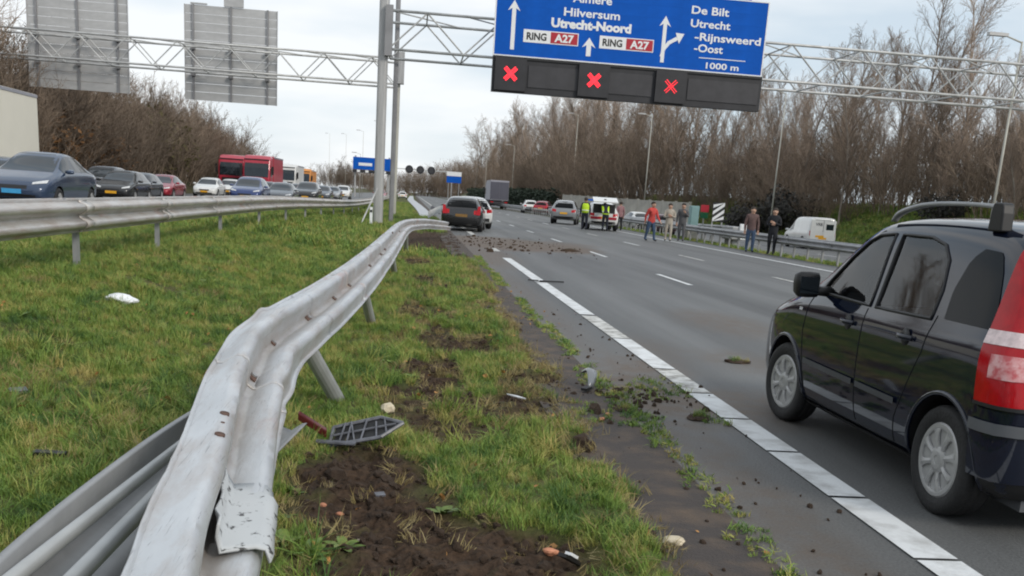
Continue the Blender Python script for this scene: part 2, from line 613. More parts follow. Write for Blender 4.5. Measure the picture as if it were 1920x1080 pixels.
def dirt_at(x, y):
    x, y = np.asarray(x, float), np.asarray(y, float)
    wx = x + 0.10 * fbm(x, y, 3.0, 11)
    wy = y + 0.14 * fbm(x, y, 2.5, 23)
    d = np.zeros_like(x)
    for cx, cy, rx, ry, s in DIRT:
        q = ((wx - cx) / rx) ** 2 + ((wy - cy) / ry) ** 2
        d = np.maximum(d, s * np.clip(1.25 - q * 0.75, 0, 1))
    d = d + 0.38 * fbm(x, y, 4.5, 5) * (0.25 + d)
    # scattered small bare spots across the trampled side next to the road
    d = np.maximum(d, (0.55 + 0.9 * fbm(x, y, 3.1, 17)) * sstep(1.0, 1.2, x) * (1 - sstep(16, 26, y)))
    sp = np.clip(fbm(x, y, 2.2, 71) - 0.20, 0, 1) * 3.2 * sstep(-0.6, 0.3, x)
    return np.clip(np.maximum(d, sp), 0, 1)


# base sheet to the horizon
xs = np.concatenate([-np.geomspace(900, 30, 16), np.arange(-28, 46, 1.0), np.geomspace(48, 1000, 18)])
ys = np.concatenate([[-40, -20, -8], np.arange(0, 60, 2.0), np.arange(60, 200, 5.0), np.geomspace(205, 4000, 24)])
M['ground'] = mat('rough_grass_ground', (0.050, 0.058, 0.020), 0.95, 0, 0.0, 0.8, base2=(0.085, 0.075, 0.034), space='World', detail=6)
o = link('ground', grid_mesh('ground', xs, ys, lambda x, y: hgt(x, y) - 0.07, M['ground']))
tag(o, kind='structure')

# median verge, fine enough for clods and tyre ruts
M['soil'] = None


def verge_material():
    m = bpy.data.materials.new('verge_turf_and_soil')
    m.use_nodes = True
    t = m.node_tree
    b = t.nodes['Principled BSDF']
    b.inputs['Roughness'].default_value = 0.95
    b.inputs['Specular IOR Level'].default_value = 0.25
    g = t.nodes.new('ShaderNodeNewGeometry')
    n1 = t.nodes.new('ShaderNodeTexNoise')
    n1.inputs['Scale'].default_value = 28
    n1.inputs['Detail'].default_value = 5
    t.links.new(g.outputs['Position'], n1.inputs['Vector'])
    n2 = t.nodes.new('ShaderNodeTexNoise')
    n2.inputs['Scale'].default_value = 1.1
    n2.inputs['Detail'].default_value = 4
    t.links.new(g.outputs['Position'], n2.inputs['Vector'])
    soil = t.nodes.new('ShaderNodeValToRGB')
    soil.color_ramp.elements[0].position = 0.3
    soil.color_ramp.elements[0].color = (0.030, 0.018, 0.011, 1)
    soil.color_ramp.elements[1].position = 0.75
    soil.color_ramp.elements[1].color = (0.088, 0.056, 0.036, 1)
    t.links.new(n1.outputs['Fac'], soil.inputs['Fac'])
    turf = t.nodes.new('ShaderNodeValToRGB')
    turf.color_ramp.elements[0].position = 0.35
    turf.color_ramp.elements[0].color = (0.058, 0.082, 0.022, 1)
    turf.color_ramp.elements[1].position = 0.68
    turf.color_ramp.elements[1].color = (0.125, 0.115, 0.042, 1)
    t.links.new(n2.outputs['Fac'], turf.inputs['Fac'])
    at = t.nodes.new('ShaderNodeAttribute')
    at.attribute_name = 'mud'
    mx = t.nodes.new('ShaderNodeMix')
    mx.data_type = 'RGBA'
    t.links.new(at.outputs['Fac'], mx.inputs['Factor'])
    t.links.new(turf.outputs[0], mx.inputs['A'])
    t.links.new(soil.outputs[0], mx.inputs['B'])
    t.links.new(mx.outputs['Result'], b.inputs['Base Color'])
    bp = t.nodes.new('ShaderNodeBump')
    bp.inputs['Strength'].default_value = 1.0
    bp.inputs['Distance'].default_value = 0.03
    t.links.new(n1.outputs['Fac'], bp.inputs['Height'])
    t.links.new(bp.outputs[0], b.inputs['Normal'])
    return m


def set_attr(me, name, vals):
    a = me.attributes.new(name, 'FLOAT', 'POINT')
    a.data.foreach_set('value', np.asarray(vals, np.float32).ravel())


def verge_edge(y):
    """right edge of the turf, wavering beside the gutter"""
    return 1.24 + 0.2 * sstep(6, 26, y) - 0.16 * (1 - sstep(3.2, 5.2, y)) + 0.07 * vnoise(np.asarray(y), np.zeros_like(np.asarray(y, float)), 0.9, 3) + 0.05 * vnoise(np.asarray(y), np.zeros_like(np.asarray(y, float)), 4.0, 4)


def verge_z(x, y):
    d = dirt_at(x, y)
    z = hgt(x, y) + 0.02 + 0.035 * fbm(x, y, 1.2, 40)
    z = z + d * (-0.035 + 0.05 * fbm(x, y, 7, 51) + 0.035 * fbm(x, y, 22, 52))
    z = z + 0.03 * sstep(0.6, 1.0, x) * (1 - d) - 0.07 * sstep(verge_edge(y) - 0.12, verge_edge(y) + 0.10, x)
    return z


vm = verge_material()
me = grid_mesh('median_verge', np.concatenate([np.arange(-6.6, -1.2, 0.12), np.arange(-1.2, 1.46, 0.035)]),
               np.concatenate([np.arange(0.6, 14, 0.045), np.arange(14, 30, 0.12), np.arange(30, 62, 0.5)]), verge_z, vm)
co = np.empty(len(me.vertices) * 3, np.float32)
me.vertices.foreach_get('co', co)
co = co.reshape(-1, 3)
set_attr(me, 'mud', dirt_at(co[:, 0], co[:, 1]))
o = tag(link('median_verge', me), kind='structure')
me = grid_mesh('far_verge', np.linspace(-6.6, 0.6, 24), np.concatenate([np.arange(62, 200, 4), np.geomspace(200, 900, 14)]),
               lambda x, y: hgt(x, y) + 0.012 - 0.0 * x, vm)
set_attr(me, 'mud', np.zeros(len(me.vertices)))
tag(link('far_verge', me), kind='structure')

# carriageways
YS = np.concatenate([np.arange(-12, 60, 0.5), np.arange(60, 200, 4.0), np.geomspace(204, 1500, 24)])
M['asphalt'] = asphalt_material('asphalt', (0.124, 0.127, 0.127), 2.4, 3.28, True)
M['asphalt_left'] = asphalt_material('asphalt_oncoming', (0.128, 0.130, 0.132), -5.4, 3.4)
me = strip_mesh('carriageway', lambda y: 1.1, main_right, YS, 72, 0.0, M['asphalt'])
co = np.empty(len(me.vertices) * 3, np.float32)
me.vertices.foreach_get('co', co)
co = co.reshape(-1, 3)
MUD = [(1.85, 6.0, .32, 6.5, .42), (1.80, 16.0, .30, 9.0, .40), (2.5, 7.6, .8, .8, .7), (2.0, 7.6, 0.75, 0.75, 1.0), (1.6, 8.4, 0.5, 0.9, 0.8), (2.9, 34.5, 2.3, 5.0, 1.9), (4.7, 33.5, 1.5, 3.4, 1.5), (2.6, 10.5, 0.4, 1.2, 0.35),
       (4.3, 13.5, 0.7, 1.8, 0.55), (3.4, 10.0, 0.5, 0.8, 0.45), (1.9, 27.0, 0.9, 6.0, 0.7), (2.2, 9.2, 0.5, 0.8, 0.7), (1.7, 5.2, 0.35, 3.5, 0.35), (5.2, 36.5, 1.6, 2.2, 0.7)]
mud = np.zeros(len(co))
for cx, cy, rx, ry, s in MUD:
    q = ((co[:, 0] - cx) / rx) ** 2 + ((co[:, 1] - cy) / ry) ** 2
    mud = np.maximum(mud, s * np.clip(1.2 - q, 0, 1))
set_attr(me, 'mud', mud)
road = tag(link('carriageway', me), kind='structure')
me = strip_mesh('gutter_strip', lambda y: 1.0, lambda y: 1.62, YS, 3, 0.004, M['asphalt_dark'])
tag(link('gutter_strip', me), kind='structure')
M['pale_paving'] = mat('pale_paving', (0.44, 0.46, 0.48), 0.6, 0, 0.12, 0.7, space='World')
YF = np.concatenate([np.arange(50, 200, 4.0), np.geomspace(204, 420, 8)])
me = strip_mesh('paved_strip', lambda y: 0.55 - 1.6 * float(sstep(55, 230, y)), lambda y: 1.36 - 1.1 * float(sstep(70, 240, y)), YF, 3, 0.03, M['pale_paving'])
tag(link('paved_strip', me), kind='structure')
me = strip_mesh('oncoming_carriageway', lambda y: -19.6, lambda y: -6.3, YS, 16, 0.0, M['asphalt_left'])
road_left = tag(link('oncoming_carriageway', me), kind='structure')
me = strip_mesh('slip_road', lambda y: float(main_right(y)) + 2.2, slip_right, YS, 16, 0.0, M['asphalt_left'])
road_slip = tag(link('slip_road', me), kind='structure')


def mark(name, x0, x1, y0, y1, m, parent=None, z=0.008, kind=True):
    mb = MB()
    n = max(1, int((y1 - y0) / 2))
    for i in range(n):
        a, b = y0 + (y1 - y0) * i / n, y0 + (y1 - y0) * (i + 1) / n
        zs = [float(hgt(x0, a)) + z, float(hgt(x1, b)) + z]
        mb.add([(x0, a, zs[0]), (x1, a, zs[0]), (x1, b, zs[1]), (x0, b, zs[1])], [(0, 1, 2, 3)])
    ob = mb.build(name, m, parent)
    if kind and parent is None:
        tag(ob, kind='structure')
    return ob


# edge line laid in blocks; the near blocks are about a metre long with dark joints between
for a, b, m in [(2.0, 3.02, 'paint_line'), (3.04, 4.07, 'paint_line'), (4.10, 5.03, 'paint_line'), (5.07, 6.03, 'paint_line'), (6.07, 7.0, 'paint_line'), (7.04, 7.98, 'paint_line'),
                (8.02, 9.15, 'paint_worn'), (9.2, 11.2, 'paint_line'), (11.25, 13.4, 'paint_worn'), (13.55, 18.6, 'paint_line'), (18.75, 25.8, 'paint_line'),
                (28.8, 30.5, 'paint_worn'), (40, 52, 'paint_worn'), (54, 120, 'paint_worn'), (122, 400, 'paint_worn')]:
    mark('edge_line_block', 2.30, 2.51, a, b, M[m], road)
for i in range(34):
    y = 20.15 + i * 9.2 if i else 20.15
    mark('lane_dash', 5.57, 5.69, y, y + 2.85, M['paint_line'], road)
    y = 12.3 + i * 9.2
    if y < 240:
        mark('lane_dash', 8.84, 8.97, y, y + 3.0, M['paint_worn'] if i % 3 else M['paint_line'], road)
mark('lane_dash', 5.57, 5.69, 11.0, 13.8, M['paint_line'], road)
mark('shoulder_line', 12.14, 12.32, 4, 76, M['paint_line'], road)
for x in (-9.6, -12.9):
    for i in range(12):
        mark('lane_dash', x, x + 0.12, 16 + i * 12, 19 + i * 12, M['paint_line'], road_left)
mark('edge_line', -6.75, -6.6, 8, 300, M['paint_line'], road_left)
for a in (14, 26, 38, 50, 62):
    mark('lane_dash', 21.4, 21.55, a, a + 3, M['paint_line'], road_slip)
mark('edge_line', 26.4, 26.55, 20, 84, M['paint_line'], road_slip)


# ------------------------------------------------------------------ point clouds that carry instances of small meshes
def scatter(name, pts, scl, meshes, mats_, kind='stuff', tilt=0.25, seed=1):
    """One object: geometry nodes put one of several small meshes on each point."""
    src = []
    me = bpy.data.meshes.new(name)
    me.from_pydata([tuple(p) for p in pts], [], [])
    a = me.attributes.new('scl', 'FLOAT', 'POINT')
    a.data.foreach_set('value', np.asarray(scl, np.float32))
    r = np.random.default_rng(seed)
    a = me.attributes.new('rot', 'FLOAT_VECTOR', 'POINT')
    rot = np.stack([r.normal(0, tilt, len(pts)), r.normal(0, tilt, len(pts)), r.uniform(0, 6.283, len(pts))], -1)
    a.data.foreach_set('vector', rot.astype(np.float32).ravel())
    a = me.attributes.new('pick', 'INT', 'POINT')
    a.data.foreach_set('value', r.integers(0, len(meshes), len(pts)).astype(np.int32))
    ob = link(name, me)
    tag(ob, kind=kind)
    ng = bpy.data.node_groups.new(name + '_nodes', 'GeometryNodeTree')
    ng.interface.new_socket('Geometry', in_out='INPUT', socket_type='NodeSocketGeometry')
    ng.interface.new_socket('Geometry', in_out='OUTPUT', socket_type='NodeSocketGeometry')
    gi = ng.nodes.new('NodeGroupInput')
    go = ng.nodes.new('NodeGroupOutput')
    iop = ng.nodes.new('GeometryNodeInstanceOnPoints')
    gti = ng.nodes.new('GeometryNodeGeometryToInstance')
    for mm in reversed(meshes):
        # each variant is stored on a data-only object; it is never linked to the scene
        vo = bpy.data.objects.new(mm.name + '_source', mm)
        oi = ng.nodes.new('GeometryNodeObjectInfo')
        oi.inputs['Object'].default_value = vo
        oi.inputs['As Instance'].default_value = False
        ng.links.new(oi.outputs['Geometry'], gti.inputs[0])
        src.append(vo)
    ng.links.new(gti.outputs[0], iop.inputs['Instance'])
    iop.inputs['Pick Instance'].default_value = True

    def attr(nm, ty):
        n = ng.nodes.new('GeometryNodeInputNamedAttribute')
        n.data_type = ty
        n.inputs['Name'].default_value = nm
        return n.outputs[0]

    ng.links.new(gi.outputs[0], iop.inputs['Points'])
    ng.links.new(attr('pick', 'INT'), iop.inputs['Instance Index'])
    ng.links.new(attr('rot', 'FLOAT_VECTOR'), iop.inputs['Rotation'])
    ng.links.new(attr('scl', 'FLOAT'), iop.inputs['Scale'])
    ng.links.new(iop.outputs[0], go.inputs[0])
    md = ob.modifiers.new('scatter', 'NODES')
    md.node_group = ng
    return ob


# ------------------------------------------------------------------ grass
def blade_material(name, a, b_, c):
    m = bpy.data.materials.new(name)
    m.use_nodes = True
    t = m.node_tree
    b = t.nodes['Principled BSDF']
    b.inputs['Roughness'].default_value = 0.6
    b.inputs['Specular IOR Level'].default_value = 0.3
    g = t.nodes.new('ShaderNodeNewGeometry')
    n = t.nodes.new('ShaderNodeTexNoise')
    n.inputs['Scale'].default_value = 2.2
    n.inputs['Detail'].default_value = 6
    n.inputs['Roughness'].default_value = 0.7
    t.links.new(g.outputs['Position'], n.inputs['Vector'])
    oi = t.nodes.new('ShaderNodeObjectInfo')
    ad = t.nodes.new('ShaderNodeMath')
    ad.operation = 'MULTIPLY_ADD'
    ad.inputs[1].default_value = 0.30
    t.links.new(oi.outputs['Random'], ad.inputs[0])
    t.links.new(n.outputs['Fac'], ad.inputs[2])
    r = t.nodes.new('ShaderNodeValToRGB')
    e = r.color_ramp.elements
    e[0].position, e[0].color = 0.46, (*a, 1)
    e[1].position, e[1].color = 0.86, (*c, 1)
    k = e.new(0.66)
    k.color = (*b_, 1)
    t.links.new(ad.outputs[0], r.inputs['Fac'])
    t.links.new(r.outputs[0], b.inputs['Base Color'])
    return m


M['grass'] = blade_material('grass_blades', (0.062, 0.132, 0.034), (0.190, 0.290, 0.052), (0.420, 0.350, 0.120))
M['straw'] = blade_material('straw_blades', (0.22, 0.17, 0.07), (0.30, 0.24, 0.10), (0.36, 0.30, 0.15))
M['weed'] = mat('weed_leaves', (0.085, 0.150, 0.026), 0.55, 0, 0.25, 12, base2=(0.17, 0.235, 0.045), inst=0.2)
M['clod'] = mat('soil_clods', (0.030, 0.018, 0.011), 0.95, 0, 0.3, 20, base2=(0.085, 0.055, 0.036), bump=0.6, bscale=60)
M['fallen_leaf'] = mat('fallen_leaf', (0.30, 0.115, 0.03), 0.8, 0, 0.3, 20, base2=(0.42, 0.25, 0.08), inst=0.3)


def tuft(n, rad, h0, h1, w, seed, m, lean=0.5):
    r = np.random.default_rng(seed)
    mb = MB()
    for _ in range(n):
        a, q = r.uniform(0, 6.283), rad * math.sqrt(r.uniform())
        x, y = q * math.cos(a), q * math.sin(a)
        h = r.uniform(h0, h1)
        d = r.uniform(0, 6.283)
        l = h * r.uniform(0.1, lean) * 1.6
        dx, dy = math.cos(d), math.sin(d)
        wx, wy = -dy * w / 2, dx * w / 2
        mb.add([(x - wx, y - wy, -0.01), (x + wx, y + wy, -0.01),
                (x + dx * l * .4 + wx * .8, y + dy * l * .4 + wy * .8, h * .6), (x + dx * l * .4 - wx * .8, y + dy * l * .4 - wy * .8, h * .6),
                (x + dx * l, y + dy * l, h)], [(0, 1, 2, 3), (3, 2, 4)])
    return mb.mesh('grass_tuft', m, fix=False)


tufts_near = [tuft(34, 0.055, 0.03, 0.085, 0.0042, 10 + i, M['grass'], 0.9) for i in range(5)]
tufts_far = [tuft(30, 0.16, 0.05, 0.13, 0.012, 30 + i, M['grass'], 0.9) for i in range(3)]
tufts_straw = [tuft(24, 0.06, 0.03, 0.09, 0.004, 50 + i, M['straw'], 1.2) for i in range(3)]


def scatter_area(x0, x1, y0, y1, dens, keep):
    n = int((x1 - x0) * (y1 - y0) * dens)
    x, y = rng.uniform(x0, x1, n), rng.uniform(y0, y1, n)
    k = keep(x, y)
    return x[k], y[k]


def on_verge(x, y):
    d = dirt_at(x, y)
    e = verge_edge(y) + 0.10 * fbm(x, y, 5, 61)
    clump = 0.55 + 0.6 * fbm(x, y, 2.4, 81)
    return (x < e - 0.02) & (rng.uniform(size=len(x)) > d * 1.9) & (rng.uniform(size=len(x)) < clump + 0.35)


px, py, ps = [], [], []
for y0, y1, dens, s in [(1.6, 5.5, 600, 0.82), (5.5, 9, 450, .88), (9, 15, 260, 1.05), (15, 24, 120, 1.4)]:
    x, y = scatter_area(-6.4 if y0 > 5 else -4.6, 1.5, y0, y1, dens, on_verge)
    px.append(x); py.append(y); ps.append(s * rng.uniform(0.6, 1.25, len(x)) * (0.85 + 0.35 * fbm(x, y, 1.5, 91)))
px, py, ps = np.concatenate(px), np.concatenate(py), np.concatenate(ps)
scatter('grass', np.stack([px, py, verge_z(px, py)], -1), ps, tufts_near, None, seed=3)
print('grass tufts', len(px))
x, y = scatter_area(-6.4, 1.4, 24, 62, 26, lambda x, y: (x < 1.3) & (rng.uniform(size=len(x)) > dirt_at(x, y) * 1.6))
x2, y2 = scatter_area(-6.4, 0.3, 62, 140, 5, lambda x, y: x < 0.4 - (y - 62) * .012)
z = np.concatenate([verge_z(x, y), hgt(x2, y2)])
x, y = np.concatenate([x, x2]), np.concatenate([y, y2])
scatter('far_grass', np.stack([x, y, z], -1), rng.uniform(0.8, 1.6, len(x)), tufts_far, None, seed=4)
tufts_long = [tuft(26, 0.05, 0.07, 0.16, 0.0055, 130 + i, M['grass'], 1.1) for i in range(3)]
x, y = scatter_area(-6.2, 1.3, 2.6, 20, 60, lambda x, y: (x < verge_edge(y) - .05) & (rng.uniform(size=len(x)) < np.clip(fbm(x, y, 1.9, 43) * 2.2 - .15, 0, 1)) & (dirt_at(x, y) < .3))
scatter('rank_grass', np.stack([x, y, verge_z(x, y)], -1), rng.uniform(0.6, 1.05, len(x)), tufts_long, None, tilt=0.35, seed=16)
# dry straw and stubble along the trampled edge and round the bare earth
x, y = scatter_area(-0.9, 1.45, 2.5, 24, 130, lambda x, y: (x < verge_edge(y) + 0.08) & (rng.uniform(size=len(x)) < 0.10 + 0.8 * (np.abs(dirt_at(x, y) - 0.4) < 0.22) + 0.45 * sstep(0.75, 1.15, x)))
scatter('dry_grass', np.stack([x, y, verge_z(x, y)], -1), rng.uniform(0.5, 1.1, len(x)), tufts_straw, None, tilt=0.5, seed=5)
x, y = scatter_area(-4.6, -0.6, 3.0, 22, 90, lambda x, y: rng.uniform(size=len(x)) < np.clip(fbm(x, y, 1.1, 33) * 1.5 - .28, 0, .8))
scatter('dry_median_grass', np.stack([x, y, verge_z(x, y)], -1), rng.uniform(0.6, 1.3, len(x)), tufts_straw, None, tilt=0.5, seed=15)
# strip of weeds and moss in the seam between gutter and shoulder, thrown turf on the shoulder
seam = lambda y: 1.63 + 0.03 * np.sin(y * 1.3)
x, y = scatter_area(1.40, 2.3, 2.4, 26, 260, lambda x, y: (np.abs(x - seam(y)) < 0.10 * rng.uniform(size=len(x)) + 0.02) & (vnoise(x, y, 1.6, 7) > -0.55))
xa, ya = scatter_area(1.2, 2.3, 6.6, 8.6, 90, lambda x, y: fbm(x, y, 2.2, 77) > 0.05)
x, y = np.concatenate([x, xa]), np.concatenate([y, ya])
seam_t = [tuft(22, 0.045, 0.006, 0.03, 0.006, 70 + i, M['grass'], 2.0) for i in range(3)]
scatter('seam_weeds', np.stack([x, y, hgt(x, y) + 0.006], -1), rng.uniform(0.5, 1.1, len(x)), seam_t, None, tilt=0.4, seed=6)
# grass on the slope right of the slip road and on the far verge strip
x, y = scatter_area(22, 36, 28, 130, 14, lambda x, y: x > slip_right(y) + 0.3)
scatter('slope_grass', np.stack([x, y, hgt(x, y) - 0.05], -1), rng.uniform(1.2, 2.6, len(x)), tufts_far, None, seed=8)
x, y = scatter_area(13.9, 16.1, 22, 90, 14, lambda x, y: (x > main_right(y) + 0.1) & (x < main_right(y) + 2.2))
scatter('barrier_strip_grass', np.stack([x, y, hgt(x, y) - 0.05], -1), rng.uniform(0.6, 1.1, len(x)), tufts_far, None, seed=9)


# clods of thrown earth
def clod_mesh(seed):
    bm = bmesh.new()
    bmesh.ops.create_icosphere(bm, subdivisions=2, radius=1)
    o = Vector((seed * 3.1, 1.7, 0.3))
    for v in bm.verts:
        v.co *= 1 + 0.45 * noise.noise(v.co * 1.6 + o)
        v.co.z *= 0.7
    me = bpy.data.meshes.new('clod')
    bm.to_mesh(me)
    bm.free()
    me.materials.append(M['clod'])
    return me


clods = [clod_mesh(i) for i in range(4)]
x, y = scatter_area(-0.8, 1.4, 2.6, 26, 620, lambda x, y: rng.uniform(size=len(x)) < dirt_at(x, y) - 0.15)
x2, y2 = scatter_area(1.1, 2.5, 6.4, 9.2, 240, lambda x, y: rng.uniform(size=len(x)) < 0.75 * np.exp(-((x - 1.75) / .5) ** 2 - ((y - 7.7) / .6) ** 2) * (fbm(x, y, 2.6, 15) + .75))
x3, y3 = scatter_area(1.0, 6.0, 27, 41, 16, lambda x, y: rng.uniform(size=len(x)) < 0.9 * np.exp(-((x - 2.6) / 2.2) ** 2 - ((y - 34) / 4) ** 2))
x4, y4 = scatter_area(1.15, 2.3, 2.8, 14, 26, lambda x, y: rng.uniform(size=len(x)) < 0.7)
X, Y = np.concatenate([x, x2, x3, x4]), np.concatenate([y, y2, y3, y4])
Z = np.where(np.arange(len(X)) < len(x), verge_z(X, Y), hgt(X, Y) + 0.006)
S = np.concatenate([rng.gamma(2, .0052, len(x)), rng.gamma(2, .007, len(x2)), rng.gamma(2, .009, len(x3)), rng.gamma(2, .0032, len(x4))])
scatter('soil', np.stack([X, Y, Z], -1), S, clods, None, tilt=1.0, seed=12)


# fallen leaves
def leaf_mesh(seed):
    r = np.random.default_rng(seed)
    mb = MB()
    n = 7
    pts = [(math.cos(2 * math.pi * i / n) * r.uniform(.6, 1.1), math.sin(2 * math.pi * i / n) * r.uniform(.4, .8), r.uniform(-.15, .35)) for i in range(n)]
    mb.add([(0, 0, 0.1)] + pts, [(0, 1 + i, 1 + (i + 1) % n) for i in range(n)])
    return mb.mesh('leaf', M['fallen_leaf'], fix=False)


x, y = scatter_area(-4.5, 1.9, 2.6, 26, 5.0, lambda x, y: rng.uniform(size=len(x)) < 0.55 + 0.4 * fbm(x, y, .7, 9))
scatter('fallen_leaves', np.stack([x, y, verge_z(x, y) * (x < 1.2) + 0.03 * (x < 1.2) + 0.012], -1), rng.uniform(0.012, 0.032, len(x)), [leaf_mesh(i) for i in range(4)], None, tilt=0.5, seed=14)


# broad-leaved weeds, each a plant of its own
def weed_mesh(seed):
    r = np.random.default_rng(seed)
    mb = MB()
    for k in range(9):
        a = k * 2.4 + r.uniform(-.3, .3)
        L, w, lift = r.uniform(.09, .16), r.uniform(.022, .034), r.uniform(.25, .9)
        d = Vector((math.cos(a), math.sin(a), 0))
        s = Vector((-d.y, d.x, 0))
        rows = []
        for i in range(6):
            t = i / 5
            c = d * (L * t) + Vector((0, 0, L * lift * t * (1.25 - .75 * t)))
            hw = w * math.sin(math.pi * min(1, .12 + t * .88)) ** .7 + .002
            rows.append((c - s * hw + Vector((0, 0, .008)), c, c + s * hw + Vector((0, 0, .008))))
        for i in range(5):
            mb.add([*rows[i], *rows[i + 1]], [(0, 1, 4, 3), (1, 2, 5, 4)])
    return mb.mesh('leaves', M['weed'], smooth=True, fix=False)


wm = [weed_mesh(i) for i in range(3)]
WEEDS = [(-0.46, 3.98, 1.0, 'broad leaved weed at the bottom edge right beside the torn rail end'), (-0.34, 3.86, 1.15, 'large broad leaved weed at the bottom edge, second from the torn rail end'), (-0.22, 3.98, 1.0, 'pale broad leaved weed at the left rim of the bare earth near the bottom edge'),
         (-0.52, 4.3, .8, 'broad leaved weed against the rail edge left of the bare earth'), (0.20, 4.5, 1.0, 'broad leaved weed on the inner rim of the bare earth, on the right side'), (-0.35, 9.1, .9, ''), (-0.15, 8.6, .8, ''), (-0.5, 4.75, .8, ''), (-1.9, 11.0, 1.2, ''), (-2.6, 13.2, 1.3, ''), (-3.1, 8.5, 1.0, ''), (0.05, 7.9, .8, '')]
for i, (x, y, s, lab) in enumerate(WEEDS):
    o = link('weed', wm[i % 3], loc=(x, y, float(verge_z(x, y))), rotz=i * 1.3)
    o.scale = (s * .62,) * 3
    tag(o, lab or 'small broad leaved weed growing low among the mown grass', 'weed', 'broad-leaved weeds in the verge')
# turf lumps thrown onto the tarmac
for i, (x, y, s, lab) in enumerate([(3.32, 9.86, .13, 'small lump of green turf lying on the lane ahead of the black car'),
                                    (2.12, 7.0, .11, 'flat tuft of turf lying on the shoulder left of the white edge line'),
                                    (1.62, 7.15, .12, 'tuft of bright green turf on the muddy gutter beside the grey fender scrap'),
                                    (4.9, 31.6, .30, 'dark lump of turf lying far off at the end of the muddy smear')]):
    t = thing('turf_lump', lab, 'turf lump', (x, y, 0.008), i * 1.1, 'turf lumps thrown onto the tarmac')
    c = link('soil', clods[i], t)
    c.scale = (s, s * .7, s * .33)
    for k in range(7):
        b = link('blades', tufts_near[k % 5], t, loc=(random.uniform(-.6, .6) * s, random.uniform(-.4, .4) * s, s * .12))
        b.scale = (.6,) * 3
        b.rotation_euler = (random.uniform(-.5, .5), random.uniform(-.5, .5), k)


# ------------------------------------------------------------------ bare winter trees
def branch_tree(seed, H, style):
    """numpy branch list -> one mesh of three-sided tapering branches"""
    r = np.random.default_rng(seed)
    segs = []   # p0, p1, r0, r1, level

    def grow(p, d, L, rad, lev, n):
        k = max(2, int(n))
        step = L / k
        q = np.array(p, float)
        d = np.array(d, float)
        pts = [(q.copy(), rad)]
        for i in range(k):
            d = d + r.normal(0, style['wob'], 3) + np.array([0, 0, style['up'] * (1 if lev else .4)])
            d /= np.linalg.norm(d)
            q2 = q + d * step
            r2 = rad * (1 - .75 * (i + 1) / k)
            segs.append((q, q2, rad * (1 - .75 * i / k), r2, lev))
            q = q2
            pts.append((q.copy(), r2, d.copy()))
        if lev >= style['levels']:
            return
        m = style['kids'][lev]
        for j in range(m):
            t = style['start'][lev] + (1 - style['start'][lev]) * (j + r.uniform()) / m
            i = min(k - 1, int(t * k))
            base = pts[i][0] + (pts[i + 1][0] - pts[i][0]) * (t * k - i)
            dd = pts[i + 1][2]
            a = r.uniform(0, 6.283)
            u = np.cross(dd, [0.3, 0.9, 0.2]); u /= np.linalg.norm(u)
            w = np.cross(dd, u)
            ang = style['ang'][lev] * r.uniform(.7, 1.25)
            nd = dd * math.cos(ang) + (u * math.cos(a) + w * math.sin(a)) * math.sin(ang)
            l2 = L * style['len'][lev] * (1 - .55 * t) * r.uniform(.7, 1.3)
            grow(base, nd, l2, max(style['rmin'], pts[i][1] * .55), lev + 1, style['seg'][lev + 1])

    for s in range(style['stems']):
        a = r.uniform(0, 6.283)
        off = style['spread'] * math.sqrt(r.uniform()) if style['stems'] > 1 else 0
        lean = style['lean'] * r.uniform(.3, 1)
        grow((off * math.cos(a), off * math.sin(a), -.2), (math.cos(a) * lean, math.sin(a) * lean, 1), H * r.uniform(.75, 1) if style['stems'] > 1 else H,
             style['r0'] * H, 0, style['seg'][0])
    return segs


def segs_mesh(name, segs, m, thick=1.0):
    n = len(segs)
    A = np.array([s[0] for s in segs]); B = np.array([s[1] for s in segs])
    ra = np.array([s[2] for s in segs]) * thick; rb = np.array([s[3] for s in segs]) * thick
    d = B - A
    d /= np.linalg.norm(d, axis=1)[:, None] + 1e-9
    ref = np.where(np.abs(d[:, 2:3]) > .9, np.array([[1., 0, 0]]), np.array([[0, 0, 1.]]))
    u = np.cross(d, ref); u /= np.linalg.norm(u, axis=1)[:, None]
    w = np.cross(d, u)
    V = np.empty((n, 6, 3))
    for k in range(3):
        a = 2 * math.pi * k / 3
        o = u * math.cos(a) + w * math.sin(a)
        V[:, k] = A + o * ra[:, None]
        V[:, 3 + k] = B + o * rb[:, None]
    base = (np.arange(n) * 6)[:, None]
    F = np.concatenate([base + np.array([[0, 1, 4, 3]]), base + np.array([[1, 2, 5, 4]]), base + np.array([[2, 0, 3, 5]])])
    me = bpy.data.meshes.new(name)
    me.vertices.add(n * 6)
    me.vertices.foreach_set('co', V.reshape(-1).astype(np.float32))
    me.loops.add(len(F) * 4)
    me.loops.foreach_set('vertex_index', F.reshape(-1).astype(np.int32))
    me.polygons.add(len(F))
    me.polygons.foreach_set('loop_start', (np.arange(len(F)) * 4).astype(np.int32))
    me.materials.append(m)
    me.update(calc_edges=True)
    return me


